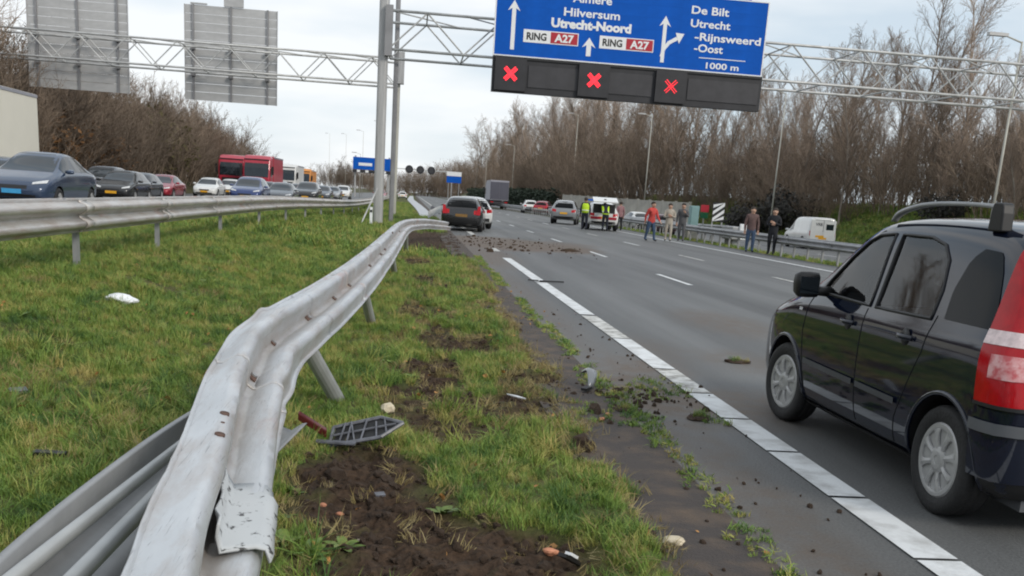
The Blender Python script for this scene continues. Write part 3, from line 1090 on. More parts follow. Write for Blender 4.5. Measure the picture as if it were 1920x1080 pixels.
TALL = dict(wob=.06, up=.05, levels=3, kids=[30, 13, 8], start=[.12, .12, .1], ang=[.62, .65, .7], len=[.36, .42, .45], seg=[9, 5, 3, 2], rmin=.0095, stems=1, spread=0, lean=.03, r0=.0085)
SLIM = dict(wob=.05, up=.10, levels=3, kids=[36, 12, 8], start=[.08, .12, .1], ang=[.38, .5, .6], len=[.30, .42, .45], seg=[9, 5, 3, 2], rmin=.0095, stems=1, spread=0, lean=.03, r0=.0075)
WIDE = dict(wob=.10, up=.03, levels=3, kids=[18, 14, 10], start=[.2, .15, .1], ang=[.8, .8, .8], len=[.5, .45, .42], seg=[8, 6, 3, 2], rmin=.010, stems=1, spread=0, lean=.05, r0=.011)
SCRUB = dict(wob=.09, up=.04, levels=2, kids=[9, 7], start=[.12, .1], ang=[.55, .7], len=[.42, .45], seg=[6, 4, 2], rmin=.010, stems=22, spread=1.5, lean=.4, r0=.006)


def make_tree_meshes(seed, H, style, mt, mc):
    s = branch_tree(seed, H, style)
    tr = [q for q in s if q[4] == 0]
    cr = [q for q in s if q[4] > 0]
    return segs_mesh('trunk', tr, mt), segs_mesh('crown', cr, mc)


TM = {'tall': [make_tree_meshes(100 + i, 16, TALL, M['bark'], M['twig']) for i in range(3)],
      'slim': [make_tree_meshes(120 + i, 16, SLIM, M['bark_pale'], M['twig']) for i in range(3)],
      'wide': [make_tree_meshes(140 + i, 14, WIDE, M['bark'], M['twig_dark']) for i in range(2)],
      'scrub': [make_tree_meshes(160 + i, 5.0, SCRUB, M['twig_dark'], M['twig_dark']) for i in range(3)]}


def leaf_clump(seed, n, rx, rz, size, m):
    r = np.random.default_rng(seed)
    mb = MB()
    for _ in range(n):
        d = r.normal(size=3); d /= np.linalg.norm(d)
        q = r.uniform(.25, 1) ** .5
        bump = 1 + .35 * math.sin(d[0] * 5 + seed) * math.cos(d[1] * 4)
        c = np.array([d[0] * rx, d[1] * rx, d[2] * rz]) * q * bump + [0, 0, rz]
        u = r.normal(size=3); u /= np.linalg.norm(u)
        w = np.cross(u, d); w /= np.linalg.norm(w) + 1e-6
        s = size * r.uniform(.5, 1.3)
        mb.add([c - u * s, c + w * s * .5, c + u * s, c - w * s * .5], [(0, 1, 2, 3)])
    return mb.mesh('foliage', m, fix=False)


LC = {'olive': leaf_clump(1, 1500, 2.0, 2.4, .16, M['leaf_olive']), 'rust': leaf_clump(2, 1100, 2.0, 2.2, .16, M['leaf_rust']),
      'dark': leaf_clump(3, 2600, 2.2, 1.5, .16, M['leaf_dark'])}
TC = [0]


def plant_tree(kind, x, y, h, label, group, leaf=None, cat='tree'):
    TC[0] += 1
    ms = TM[kind][TC[0] % len(TM[kind])]
    base = {'tall': 16, 'slim': 16, 'wide': 14, 'scrub': 5.0}[kind]
    t = thing('bare_tree' if kind != 'scrub' else 'bare_shrub', label, cat, (x, y, float(hgt(x, y)) - .1), TC[0] * 2.4, group)
    s = h / base * random.uniform(.94, 1.06)
    t.scale = (s * (1 if kind != 'scrub' else 1.25), s * (1 if kind != 'scrub' else 1.25), s)
    tk = link('trunk' if kind != 'scrub' else 'stems', ms[0], t)
    if kind == 'scrub':
        tk['kind'] = 'stuff'
    link('crown' if kind != 'scrub' else 'twigs', ms[1], t)
    if leaf:
        f = link('foliage', LC[leaf], t)
        f.scale = (1, 1, 1)
    return t


rr = random.Random(5)


def seen_at(x, y, z):
    """picture column (of 1920) where a point appears, used only to word the labels"""
    v_ = Vector((x, y, z - CAM_H))
    return 960 + 1900 * v_.dot(_R) / max(.1, v_.dot(_f))


KW = {'slim': 'slender upright', 'tall': 'tall straight', 'wide': 'spreading', 'scrub': 'bushy'}


def zone_right(x, y):
    px_ = seen_at(x, y, 6)
    for lim, w_ in ((930, 'at its far left end'), (1000, 'behind the grey lorry'), (1060, 'behind the white and red cars'), (1110, 'behind the silver suv'), (1170, 'behind the patrol car'), (1240, 'behind the red coat'),
                    (1300, 'behind the dark grey coat'), (1360, 'behind the chevron board'), (1420, 'behind the brown jacket'), (1490, 'behind the person in black'), (1590, 'behind the white van'), (1700, 'left of the black car roof rail'),
                    (1800, 'above the front of the roof rail'), (1930, 'above the rear of the roof rail')):
        if px_ < lim:
            return w_
    return 'past the right edge of the picture'


def zone_left(x, y):
    px_ = seen_at(x, y, 4)
    for lim, w_ in ((0, 'past the left edge of the picture'), (80, 'behind the cream trailer'), (140, 'above the bonnet of the slate blue sedan'), (195, 'above the rear of the slate blue sedan'), (245, 'above the dark hatchback'), (290, 'above the half hidden grey car'),
                    (330, 'above the left side of the crimson saloon'), (370, 'above the right side of the crimson saloon'), (410, 'above the white hatchback')):
        if px_ < lim:
            return w_
    return 'behind the red lorries'


def zone_far(x, y):
    px_ = seen_at(x, y, 3)
    for lim, w_ in ((520, 'behind the red lorries'), (575, 'behind the white lorry'), (640, 'behind the orange lorry'), (700, 'under the left half of the far blue sign'), (750, 'between the gantry columns'), (780, 'behind the left round signal'),
                    (815, 'behind the right round signals'), (870, 'behind the far blue and white sign')):
        if px_ < lim:
            return w_
    return 'behind the left end of the bank row'


# row on the bank right of the slip road, getting taller into the distance
GR = 'bare trees on the bank beyond the slip road'
y = 47.0
while y < 420:
    n = 3 if y < 260 else 2
    for k in range(n):
        x = 33.0 + k * 4.2 + rr.uniform(-1.6, 1.6)
        if y > 130:
            x -= 4.0
        h = 9.4 + 9.0 * float(sstep(60, 230, y)) + rr.choice([-2.6, -1.2, -.4, .6, 1.6, 3.0]) + rr.uniform(-.6, .6)
        kind = rr.choice(['slim', 'slim', 'tall', 'tall', 'wide'])
        plant_tree(kind, x, y + rr.uniform(-1.5, 1.5), h, '%s bare tree, %s of bank row, %s' % (KW[kind], ('front', 'middle', 'back')[k], zone_right(x, y)), GR)
    y += 3.6 if y < 110 else (5.5 if y < 220 else 9.5)
for x, y, h, lab in [(36.0, 74.5, 14.8, 'tallest bare tree with twin feathery tops rising above the truss right of the blue sign'),
                     (36.5, 66.0, 13.0, 'bare tree rising above the far right end of the truss'),
                     (36.2, 70.8, 14.0, 'second bare treetop above the truss at the right, next to the tallest one')]:
    plant_tree('tall', x, y, h, lab, 'treetops above the right truss')
# scrub at the foot of the row
GS = 'brown scrub along the foot of the tree row'
y = 44.0
while y < 300:
    x = float(slip_right(y)) + (7.0 if y < 74 else 4.2) + rr.uniform(0, 2.6)
    plant_tree('scrub', x, y, rr.uniform(3.6, 5.6) * (1 if y < 120 else 1.4), 'tangled leafless shrub at the foot of bank row, ' + zone_right(x, y), GS, cat='shrub')
    x2_ = x + rr.uniform(3.5, 6.5)
    plant_tree('scrub', x2_, y + 1.4, rr.uniform(4.8, 7.0) * (1 if y < 120 else 1.4), 'tall tangled thicket shrub among bank trees, ' + zone_right(x2_, y), GS, cat='shrub')
    y += 3.2 if y < 120 else 5.5
for x, y, s in [(28.2, 86, 1.0), (30.5, 83, 1.2), (33.0, 62, .7)]:
    b = thing('bramble_bush', 'dark bramble bush on the slope left of the white van' if x < 29 else ('dark bramble bush on the slope above the white van' if s > 1.1 else 'dark bramble bush on the slope right of the white van'), 'bush', (x, y, float(hgt(x, y)) - .3), s * 5)
    b.scale = (s, s, s)
    link('foliage', LC['dark'], b)
    tk = link('stems', TM['scrub'][0][0], b)
    tk.scale = (.7, .7, .5)
    tk['kind'] = 'stuff'
# wooded bank left of the oncoming road
GL = 'bare trees on the bank left of the oncoming road'
y = 40.0
while y < 146:
    for k in range(3):
        x = -22.5 - k * 2.6 + rr.uniform(-.8, .8)
        h = (7.0 if y < 126 else 6.2) + k * .5 + rr.uniform(-.6, .8)
        if k == 0:
            plant_tree('scrub', x, y + rr.uniform(-1, 1), h * .8, 'dense brown shrub fronting left bank, ' + zone_left(x, y), 'brown thicket on the left bank', cat='shrub')
        else:
            kd = rr.choice(['wide', 'tall', 'scrub', 'scrub'])
            plant_tree(kd, x, y + rr.uniform(-1, 1), h - .3, '%s bare tree, %s in left thicket, %s' % (KW[kd], ('', 'midway', 'deep')[k], zone_left(x, y)), GL)
    y += 2.6
for i in range(26):
    y = -62 + i * 4.0
    x = -23.5 + rr.uniform(-2.5, .5)
    plant_tree(rr.choice(['scrub', 'scrub', 'wide']), x, y, rr.uniform(6.5, 9), 'bushy bare tree beside the viewer, past the left edge of the picture', 'bank trees beside the viewer')
plant_tree('scrub', -22.0, 93, 6.6, 'olive leaved shrub standing out of the brown thicket behind the queue', None, 'olive', cat='shrub')
plant_tree('scrub', -21.6, 74, 4.6, 'shrub with rust brown leaves low in the left thicket', None, 'rust', cat='shrub')
plant_tree('scrub', -21.8, 66, 5.0, 'shrub with rust brown leaves just right of the cream trailer', None, 'rust', cat='shrub')
for x, y, h in [(-25.5, 62, 14), (-27, 66, 15.5), (-29, 61, 14.5)]:
    plant_tree('tall', x, y, h, 'tall bare tree behind the left sign back at the left edge of the picture', 'tall bare trees at the far left')
for x, y, h, k in [(-29, 92, 11.5, 'slim'), (-30, 98, 12, 'slim'), (-29, 106, 11, 'slim'), (-28, 118, 9.5, 'slim')]:
    plant_tree(k, x, y, h, 'thin bare tree sticking up above the left thicket between the two sign backs', 'thin treetops between the sign backs')
# far woods round the end of the road
for i in range(60):
    x = -40 + i * 1.5 + rr.uniform(-2, 2)
    yy = 520 + abs(x) * 1.0 + rr.uniform(-30, 30)
    if -16 < x < -6:
        continue
    plant_tree(rr.choice(['wide', 'scrub', 'scrub']), x, yy, rr.uniform(10, 13.5) + (5 if 18 < x < 34 else 0), 'distant bare tree, ' + zone_far(x, yy), 'distant trees at the end of the motorway')
for i in range(26):
    x = -90 + i * 3.0 + rr.uniform(-2, 2)
    plant_tree(rr.choice(['wide', 'scrub', 'scrub']), x, 640 + rr.uniform(-60, 60), rr.uniform(8, 12), 'low distant bare tree, ' + zone_far(x, 640), 'distant trees beyond the queue')
for i, (x, y, h) in enumerate([(17.5, 300, 19), (22, 330, 22), (20, 280, 15), (24, 300, 20), (26, 262, 19)]):
    plant_tree('wide', x, y, h, 'bare tree forming the left end of the dense right hand row', 'trees at the left end of the right row')


# evergreen hedge beside the slip road in the distance
def hedge(x0, y0, x1, y1, h, label):
    r = np.random.default_rng(int(y0))
    mb = MB()
    L = math.hypot(x1 - x0, y1 - y0)
    for _ in range(int(L * 75)):
        t = r.uniform()
        d = r.uniform(-.8, .8)
        nx, ny = (y1 - y0) / L, -(x1 - x0) / L
        top = h * (1 + .10 * math.sin(t * L * .9) + .06 * math.sin(t * L * 2.3))
        z = r.uniform(0, 1) ** .6 * top
        c = np.array([x0 + (x1 - x0) * t + nx * d, y0 + (y1 - y0) * t + ny * d, z])
        u = r.normal(size=3); u /= np.linalg.norm(u)
        w = np.cross(u, r.normal(size=3)); w /= np.linalg.norm(w)
        s = r.uniform(.14, .34)
        mb.add([c - u * s, c + w * s * .6, c + u * s, c - w * s * .6], [(0, 1, 2, 3)])
    ob = mb.build('hedge', M['hedge'])
    ob.location.z = float(hgt((x0 + x1) / 2, (y0 + y1) / 2))
    return tag(ob, label, 'hedge')


hedge(13.5, 250, 19.0, 165, 3.0, 'long dark green hedge left of the grey lorry on the slip road')
hedge(18.6, 185, 20.2, 148, 2.9, 'long dark green hedge between the grey lorry and the noise wall')


# ------------------------------------------------------------------ guardrails
def w_profile(thick=0.0):
    """(s, d): s runs down the face, d stands out from it"""
    return [(0.0, 0.006), (0.016, 0.0), (0.030, 0.012), (0.052, 0.070), (0.066, 0.081), (0.092, 0.081), (0.106, 0.070), (0.136, 0.010), (0.146, 0.002),
            (0.168, 0.002), (0.178, 0.010), (0.208, 0.070), (0.222, 0.081), (0.248, 0.081), (0.262, 0.070), (0.284, 0.012), (0.298, 0.0), (0.314, 0.006)]


def catmull(P, n):
    P = [np.array(p, float) for p in P]
    P = [2 * P[0] - P[1]] + P + [2 * P[-1] - P[-2]]
    out = []
    for i in range(1, len(P) - 2):
        for k in range(n):
            t = k / n
            a, b, c, d = P[i - 1:i + 3]
            out.append(.5 * ((2 * b) + (c - a) * t + (2 * a - 5 * b + 4 * c - d) * t * t + (3 * b - a - 3 * c + d) * t ** 3))
    out.append(P[-2])
    return np.array(out)


def beam_mesh(name, path, vdir, m, dent=0.0, scale=1.0, seed=0, lift=0.0):
    """sweep the W section: path = top edge points, vdir = unit direction from top edge to bottom edge"""
    prof = w_profile()
    rings = []
    for i, p in enumerate(path):
        t = path[min(i + 1, len(path) - 1)] - path[max(i - 1, 0)]
        t = t / np.linalg.norm(t)
        v = vdir[i] - t * np.dot(vdir[i], t)
        v = v / np.linalg.norm(v)
        n = np.cross(t, v)
        n = -n if n[0] + n[2] * .6 < 0 else n
        ring = []
        for s, d in prof:
            q = p + v * s * scale * 1.08 + n * (d * scale + lift)
            if dent:
                k = noise.noise(Vector(q) * 2.0 + Vector((seed, 0, 0))) * dent + noise.noise(Vector(q) * 9 + Vector((seed, 3, 0))) * dent * .3
                # sharp buckles where the rail folded over
                b1 = math.exp(-((p[1] - 5.30) / .15) ** 2) * .016 * max(0, 1 - s / .15)
                b2_ = math.exp(-((p[1] - 4.02) / .10) ** 2) * -.018 * (s > .17)
                q = q + n * (k + b1 + b2_) + v * (k * .3 - b1 * .8 + b2_ * .6)
            ring.append(tuple(q))
        rings.append(ring)
    mb = MB()
    mb.loft(rings, closed=False, cap=False)
    me = mb.mesh(name, m, smooth=True, fix=False)
    me.set_sharp_from_angle(angle=R(37))
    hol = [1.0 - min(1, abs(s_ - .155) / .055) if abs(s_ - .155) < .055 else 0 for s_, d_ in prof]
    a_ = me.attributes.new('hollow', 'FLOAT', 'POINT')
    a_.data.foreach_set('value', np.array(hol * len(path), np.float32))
    return me


def steel_material(name, base, dirt, scratch=0.5, lo=.45, hi=.75):
    m = bpy.data.materials.new(name)
    m.use_nodes = True
    t = m.node_tree
    b = t.nodes['Principled BSDF']
    b.inputs['Metallic'].default_value = 0.45
    b.inputs['Roughness'].default_value = 0.42
    c = t.nodes.new('ShaderNodeTexCoord')

    def ns(scale, det, st, rough=.6):
        mpn = t.nodes.new('ShaderNodeMapping')
        mpn.inputs['Scale'].default_value = st
        t.links.new(c.outputs['Object'], mpn.inputs['Vector'])
        n = t.nodes.new('ShaderNodeTexNoise')
        n.inputs['Scale'].default_value = scale
        n.inputs['Detail'].default_value = det
        n.inputs['Roughness'].default_value = rough
        t.links.new(mpn.outputs[0], n.inputs['Vector'])
        return n.outputs['Fac']

    def ramp(f, p0, c0, p1, c1):
        r = t.nodes.new('ShaderNodeValToRGB')
        r.color_ramp.elements[0].position = p0
        r.color_ramp.elements[0].color = (*c0, 1)
        r.color_ramp.elements[1].position = p1
        r.color_ramp.elements[1].color = (*c1, 1)
        t.links.new(f, r.inputs['Fac'])
        return r.outputs[0]

    def mix(f, a, bb):
        k = t.nodes.new('ShaderNodeMix')
        k.data_type = 'RGBA'
        t.links.new(f, k.inputs['Factor'])
        t.links.new(a, k.inputs['A'])
        if isinstance(bb, tuple):
            k.inputs['B'].default_value = (*bb, 1)
        else:
            t.links.new(bb, k.inputs['B'])
        return k.outputs['Result']

    g = ramp(ns(3, 5, (1, .5, 1)), .35, [x * .86 for x in base], .65, [min(1, x * 1.06) for x in base])
    w = (0, 0, 0), (1, 1, 1)
    d = ramp(ns(2.2, 6, (2.5, .7, 2.5), .7), lo, w[0], hi, (.85, .85, .85))
    g = mix(d, g, dirt)
    s = ramp(ns(9, 3, (16, .10, 16), .75), .60, w[0], .68, (scratch,) * 3)
    g = mix(s, g, tuple(x * .35 for x in base))
    o = ramp(ns(1.2, 5, (2, .9, 2), .7), .58, w[0], .74, (.5, .5, .5))
    sm = ramp(ns(1.0, 4, (2.2, .45, 2.2), .55), .56, w[0], .62, (.42, .42, .42))
    g = mix(sm, g, tuple(x * .55 for x in base))
    g = mix(o, g, (.48, .20, .13))
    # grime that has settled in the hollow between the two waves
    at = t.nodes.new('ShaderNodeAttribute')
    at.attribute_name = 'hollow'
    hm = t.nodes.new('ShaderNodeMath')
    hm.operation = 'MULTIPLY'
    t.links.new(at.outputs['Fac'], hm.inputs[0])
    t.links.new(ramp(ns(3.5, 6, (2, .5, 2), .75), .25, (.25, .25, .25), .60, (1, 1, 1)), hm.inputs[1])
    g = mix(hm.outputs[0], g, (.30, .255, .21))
    t.links.new(g, b.inputs['Base Color'])
    bp = t.nodes.new('ShaderNodeBump')
    bp.inputs['Strength'].default_value = .25
    bp.inputs['Distance'].default_value = .01
    t.links.new(ns(14, 4, (2, .6, 2)), bp.inputs['Height'])
    t.links.new(bp.outputs[0], b.inputs['Normal'])
    return m


M['rail'] = steel_material('scraped_rail_steel', (0.60, 0.62, 0.64), (0.40, 0.34, 0.30), .6)
M['rail_left'] = steel_material('weathered_rail_steel', (0.60, 0.585, 0.565), (0.40, 0.33, 0.28), .5, .4, .7)
M['rail_grey'] = mat('rail_grey_steel', (0.34, 0.345, 0.35), 0.5, 0.3, 0.15, 3)
M['spacer'] = mat('spacer_tube_steel', (0.42, 0.435, 0.44), 0.45, 0.3, 0.12, 4)
M['plate'] = mat('flaked_plate', (0.50, 0.52, 0.53), 0.6, 0, base2=(0.06, 0.06, 0.06), scale=30, lo=.57, hi=.63, detail=6)

# the struck rail: pushed left into the median, twisted face up towards the camera end
PATH = [(-0.42, 1.10, .765), (-0.47, 1.62, .77), (-0.53, 2.08, .77), (-0.565, 2.46, .77), (-0.635, 3.06, .77), (-0.70, 3.62, .78), (-0.745, 4.15, .79), (-0.775, 4.62, .795),
        (-0.762, 5.22, .80), (-0.722, 5.95, .80), (-0.66, 6.95, .80), (-0.58, 8.8, .80), (-0.53, 10.6, .80), (-0.475, 13.1, .80), (-0.42, 16.4, .80), (-0.345, 21.2, .79),
        (-0.23, 25.2, .77), (-0.10, 27.6, .75), (0.12, 29.6, .73), (0.40, 31.6, .70), (0.78, 33.4, .64), (1.15, 35.4, .56)]
VD = [(.22, -.28), (.22, -.28), (.22, -.28), (.23, -.27), (.24, -.25), (.26, -.22), (.29, -.19), (.30, -.19), (.27, -.25), (.27, -.25), (.29, -.23), (.31, -.19), (.31, -.18),
      (.31, -.20), (.30, -.20), (.29, -.22), (.26, -.25), (.22, -.28), (.20, -.29), (.18, -.3), (.18, -.3), (.2, -.3)]
SP = catmull(PATH, 12)
SV = catmull([(a, 0, b) for a, b in VD], 12)
CUTS = [1.10, 4.02, 6.1, 8.1, 10.2, 12.4, 16.4, 20.4, 24.4, 28.4, 32.0, 36]
rail = thing('struck_guardrail', 'bent scraped guardrail pushed into the median and twisted face up towards the camera', 'guardrail', (0, 0, 0))
for i in range(len(CUTS) - 1):
    a, b = CUTS[i], CUTS[i + 1]
    k = [j for j in range(len(SP)) if a - .14 <= SP[j][1] <= b + .14]
    pts, vs = SP[k], SV[k]
    # finer resampling near the camera keeps the dents smooth
    seg = link('beam_segment', beam_mesh('beam_segment', pts, vs, M['rail'], dent=.007 if a < 9 else .016, seed=3.0, lift=.004 * (i % 2)), rail)
    so = seg.modifiers.new('thickness', 'SOLIDIFY')
    so.thickness = .004
    so.offset = -1


def on_beam(y, s, d):
    """a point on the struck beam at station y, s down the face and d above it, with its frame"""
    j = int(np.argmin(np.abs(SP[:, 1] - y)))
    t = SP[min(j + 1, len(SP) - 1)] - SP[max(j - 1, 0)]
    t /= np.linalg.norm(t)
    v = SV[j] - t * np.dot(SV[j], t)
    v /= np.linalg.norm(v)
    n = np.cross(t, v)
    n = -n if n[0] + n[2] * .6 < 0 else n
    p = SP[j] + t * (y - SP[j][1]) / max(t[1], .2) + v * s * 1.08 + n * d
    return Vector(p), Matrix((Vector(v), Vector(t), Vector(n))).transposed()


_vs, _fs = [], []
for ch_ in rail.children:
    n0 = len(_vs)
    _vs += [v_.co.copy() for v_ in ch_.data.vertices]
    _fs += [tuple(i_ + n0 for i_ in p_.vertices) for p_ in ch_.data.polygons]
RAILBVH = BVHTree.FromPolygons(_vs, _fs)


def on_skin(y, s, off):
    p, fr = on_beam(y, s, .25)
    n_ = fr.col[2].normalized()
    loc, nor, _, _ = RAILBVH.ray_cast(p, -n_)
    if loc is None:
        loc, nor, _, _ = RAILBVH.find_nearest(p)
    if nor.dot(n_) < 0:
        nor = -nor
    t_ = fr.col[1].normalized()
    v_ = t_.cross(nor).normalized()
    t_ = nor.cross(v_)
    return loc + nor * off, Matrix((v_, t_, nor)).transposed()


# slots and bolts in the hollow, open holes on the upper wave; each is a flat-headed piece let into the skin
for y, s, L in [(4.02, .150, .085), (4.95, .150, .07), (6.1, .155, .11), (7.2, .155, .08), (8.1, .155, .10), (10.2, .155, .14), (12.3, .155, .17), (13.4, .155, .2), (16.4, .155, .24), (20.4, .155, .26)]:
    p, fr = on_skin(y, s, .001)
    mb = MB()
    mb.box((0, 0, 0), (.030, L, .010), k=0)
    mb.tube((0, L * .15, 0), (0, L * .15, .012), .013, n=6, k=1)
    ob = mb.build('bolt_slot', [M['rust'], M['rail_grey']], rail)
    ob.matrix_local = Matrix.Translation(p) @ fr.to_4x4()
for y, s_ in ((2.76, .060), (3.02, .060)):
    p, fr = on_skin(y, s_, .0015)
    mb = MB()
    mb.tube((0, 0, -.006), (0, 0, .001), .017, n=18)
    ob = mb.build('bolt_hole', M['rust'], rail)
    ob.matrix_local = Matrix.Translation(p) @ fr.to_4x4() @ Matrix.Diagonal((.85, 1.25, 1, 1))
p, fr = on_skin(2.90, .060, .001)
ob = MB().tube((0, 0, -.004), (0, 0, .001), .006, n=10).build('bolt_hole', M['rust'], rail)
ob.matrix_local = Matrix.Translation(p) @ fr.to_4x4()
# torn end of an overlapped beam lying in the valley
mb = MB()
rows = []
rt = random.Random(3)
for i, y in enumerate(np.linspace(2.16, 2.72, 9)):
    row = []
    for s, d in [(.122, .050), (.145, .034), (.175, .026), (.215, .088), (.235, .100), (.258, .096)]:
        yy = y + (rt.uniform(-.03, .03) if i == 0 else 0) + (.05 * (s - .122) / .14 if i == 0 else 0)
        p, _ = on_beam(yy, s + (.003 * math.sin(i * 2.1)), (d + .012 - .010 * i / 8) * (1 if i < 7 else .85) + .003 * math.sin(i * 1.7 + s * 20) + (.02 * (.16 - s) / .04 if i < 2 and s < .16 else 0))
        row.append(tuple(p))
    rows.append(row)
mb.loft(rows, closed=False, cap=False)
tp = mb.build('torn_plate', M['plate'], rail, smooth=True)
so = tp.modifiers.new('thickness', 'SOLIDIFY')
so.thickness = .006
# leaning posts
for base, top in [((-.44, 7.0, -.02), (-.70, 6.45, .60)), ((-.39, 11.37, -.02), (-.50, 10.6, .58)), ((-.26, 18.52, -.02), (-.34, 17.6, .58)), ((-.1, 25.0, -.02), (-.12, 24.3, .55))]:
    mb = MB()
    mb.tube(base, top, .052, .052, 14)
    mb.tube((base[0], base[1], -.02), (base[0] - .004, base[1] - .01, .015), .07, .06, 12)
    mb.build('post', M['spacer'], rail, smooth=False)
# rear beam of the double rail, seen from its hollow back, with the loose spacer tubes lying in it
RB = catmull([(-.80, 1.35, .60), (-.885, 1.95, .57), (-.915, 2.45, .55), (-.915, 3.05, .53), (-.88, 3.7, .52), (-.80, 4.6, .50)], 8)
RV = [np.array((.72, 0, -.42))] * len(RB)


def rear_beam(path):
    prof = [(0, .05), (.02, .055), (.035, .0), (.075, -.035), (.11, -.035), (.15, .0), (.20, .0), (.24, -.03), (.28, -.03), (.31, .02), (.325, .03)]
    rings = []
    for p in path:
        v = np.array((.80, 0, -.30)); v /= np.linalg.norm(v)
        n = np.array((.30, 0, .80)); n /= np.linalg.norm(n)
        rings.append([tuple(p + v * s * 1.15 + n * d) for s, d in prof])
    return rings


mb = MB()
mb.loft(rear_beam(RB), closed=False, cap=False)
ob = mb.build('rear_beam', M['rail_grey'], rail, smooth=True)
so = ob.modifiers.new('thickness', 'SOLIDIFY')
so.thickness = .004
MB().tube((-.735, 1.25, .585), (-.635, 3.55, .60), .022, n=14).build('spacer_tube', M['spacer'], rail, smooth=True)
MB().tube((-.865, 1.75, .58), (-.73, 3.75, .56), .019, n=14).build('spacer_tube', M['spacer'], rail, smooth=True)
for y, dx in [(1.55, .20), (1.75, .21), (1.95, .22)]:
    p = Vector((-.83 + dx + .02 * y, y, .525))
    MB().tube((p.x, p.y, .470), (p.x + .004, p.y, .4995), .022, n=14).build('bolt_hole', M['rust'], rail)


# straight rails: beam pieces of four metres, each a part, on posts
def straight_rail(name, label, pts, ztop, faces, m, post_gap, post_h=.12, scale=1.0, posts=None, spacer=True):
    t = thing(name, label, 'guardrail', (0, 0, 0))
    pts = catmull([(x, y, 0) for x, y in pts], 24)
    L = np.concatenate([[0], np.cumsum(np.linalg.norm(np.diff(pts, axis=0), axis=1))])

    def at(s):
        return np.array([np.interp(s, L, pts[:, 0]), np.interp(s, L, pts[:, 1]), 0])

    total = L[-1]
    step = 4.0
    s = 0
    while s < total - .5:
        e = min(total, s + step + .2)
        if s > 80:
            e = min(total, s + 16)
        P_ = []
        for q in np.linspace(s, e, 7):
            p = at(q)
            p[2] = float(ztop(p[0], p[1]))
            P_.append(p)
        P_ = np.array(P_)
        for fdir in faces:
            d = P_[-1] - P_[0]
            d /= np.linalg.norm(d)
            side = np.array([d[1], -d[0], 0]) * fdir
            prof = w_profile()
            mb = MB()
            rings = [[tuple(p + side * (dd * scale + .10) + np.array([0, 0, -ss * scale])) for ss, dd in prof] for p in P_]
            mb.loft(rings, closed=False, cap=False)
            ob = mb.build('beam_segment', m, t, smooth=True)
            so = ob.modifiers.new('thickness', 'SOLIDIFY')
            so.thickness = .004
            if s < 30:      # lap joint
                j = MB()
                rj = [[tuple(p + side * (dd * scale + .106) + np.array([0, 0, -ss * scale])) for ss, dd in prof] for p in (P_[0], P_[0] + d * .28)]
                j.loft(rj, closed=False, cap=False)
                jb = j.build('lap_joint', m, t, smooth=True)
                so = jb.modifiers.new('thickness', 'SOLIDIFY')
                so.thickness = .008
        s += step if s < 80 else 16
    ps = posts if posts is not None else np.arange(1.0, min(total, 120), post_gap)
    for s in ps:
        p = at(s)
        zt = float(ztop(p[0], p[1]))
        mb = MB()
        mb.box((p[0], p[1], (zt - .04 + float(hgt(p[0], p[1])) - .2) / 2), (.055, .10, zt - .04 - float(hgt(p[0], p[1])) + .2))
        mb.box((p[0], p[1], zt - .16), (.20 if len(faces) > 1 else .2, .07, .14))
        mb.build('post', M['rail_grey'], t)
    return t


straight_rail('median_guardrail', 'long weathered guardrail along the left edge of the grass median below the queue', [(-4.0, 4.5), (-3.95, 12), (-3.9, 22), (-3.75, 32), (-3.5, 44), (-3.1, 62), (-3.0, 90), (-3.2, 150)],
              lambda x, y: hgt(x, y) + .80, (1, -1), M['rail_left'], 4.0, scale=1.18, posts=[0.6, 4.4, 8.2, 12.1, 17.3, 22.3, 27.2, 32, 37, 42, 47, 52, 57])
straight_rail('roadside_guardrail', 'long guardrail on many posts along the right edge of the closed lanes', [(14.9, 18), (14.5, 27), (14.35, 36), (14.3, 46), (14.3, 58), (14.2, 75), (13.4, 105), (11.6, 150), (10.6, 200), (10.4, 260)],
              lambda x, y: hgt(x, y) + .76, (-1, 1), M['rail_grey'], 1.33)
straight_rail('gore_guardrail', 'second guardrail behind the roadside one, ending at the chevron board', [(15.6, 50.5), (15.9, 56), (16.1, 68), (15.9, 90), (14.6, 120)],
              lambda x, y: hgt(x, y) + .95, (-1, 1), M['rail_grey'], 2.0)


# ------------------------------------------------------------------ gantries
def truss(parent, x0, x1, y0, y1, z0, z1, bay, r=.055, rb=.035, m=None):
    """box truss along X: four chords, zig-zag braces in both faces, cross ties above and below"""
    m = m or M['truss']
    for y in (y0, y1):
        for z in (z0, z1):
            MB().tube((x0, y, z), (x1, y, z), r, n=8).build('chord', m, parent, smooth=True)
    n = max(2, int(round((x1 - x0) / bay)))
    w = (x1 - x0) / n
    b1 = MB().tube((0, 0, 0), (w / 2, 0, z1 - z0), rb, n=6).mesh('brace', m)
    b2 = MB().tube((0, 0, z1 - z0), (w / 2, 0, 0), rb, n=6).mesh('brace', m)
    tie = MB().tube((0, 0, 0), (0, y1 - y0, 0), rb * .9, n=6).mesh('tie', m)
    dia = MB().tube((0, 0, 0), (w, y1 - y0, 0), rb * .8, n=6).mesh('diagonal_tie', m)
    for i in range(n):
        for y in (y0, y1):
            link('brace', b1, parent, (x0 + i * w, y, z0))
            link('brace', b2, parent, (x0 + i * w + w / 2, y, z0))
        link('tie', tie, parent, (x0 + i * w, y0, z0))
        link('tie', tie, parent, (x0 + (i + .5) * w, y0, z1))
        link('diagonal_tie', dia, parent, (x0 + i * w, y0, z1))


def column(name, parent, x, y, z0, z1, w, d, m):
    mb = MB()
    mb.box((x, y, (z0 + z1) / 2), (w, d, z1 - z0))
    ob = mb.build(name, m, parent)
    bevel(ob, w * .28, 3)
    return ob


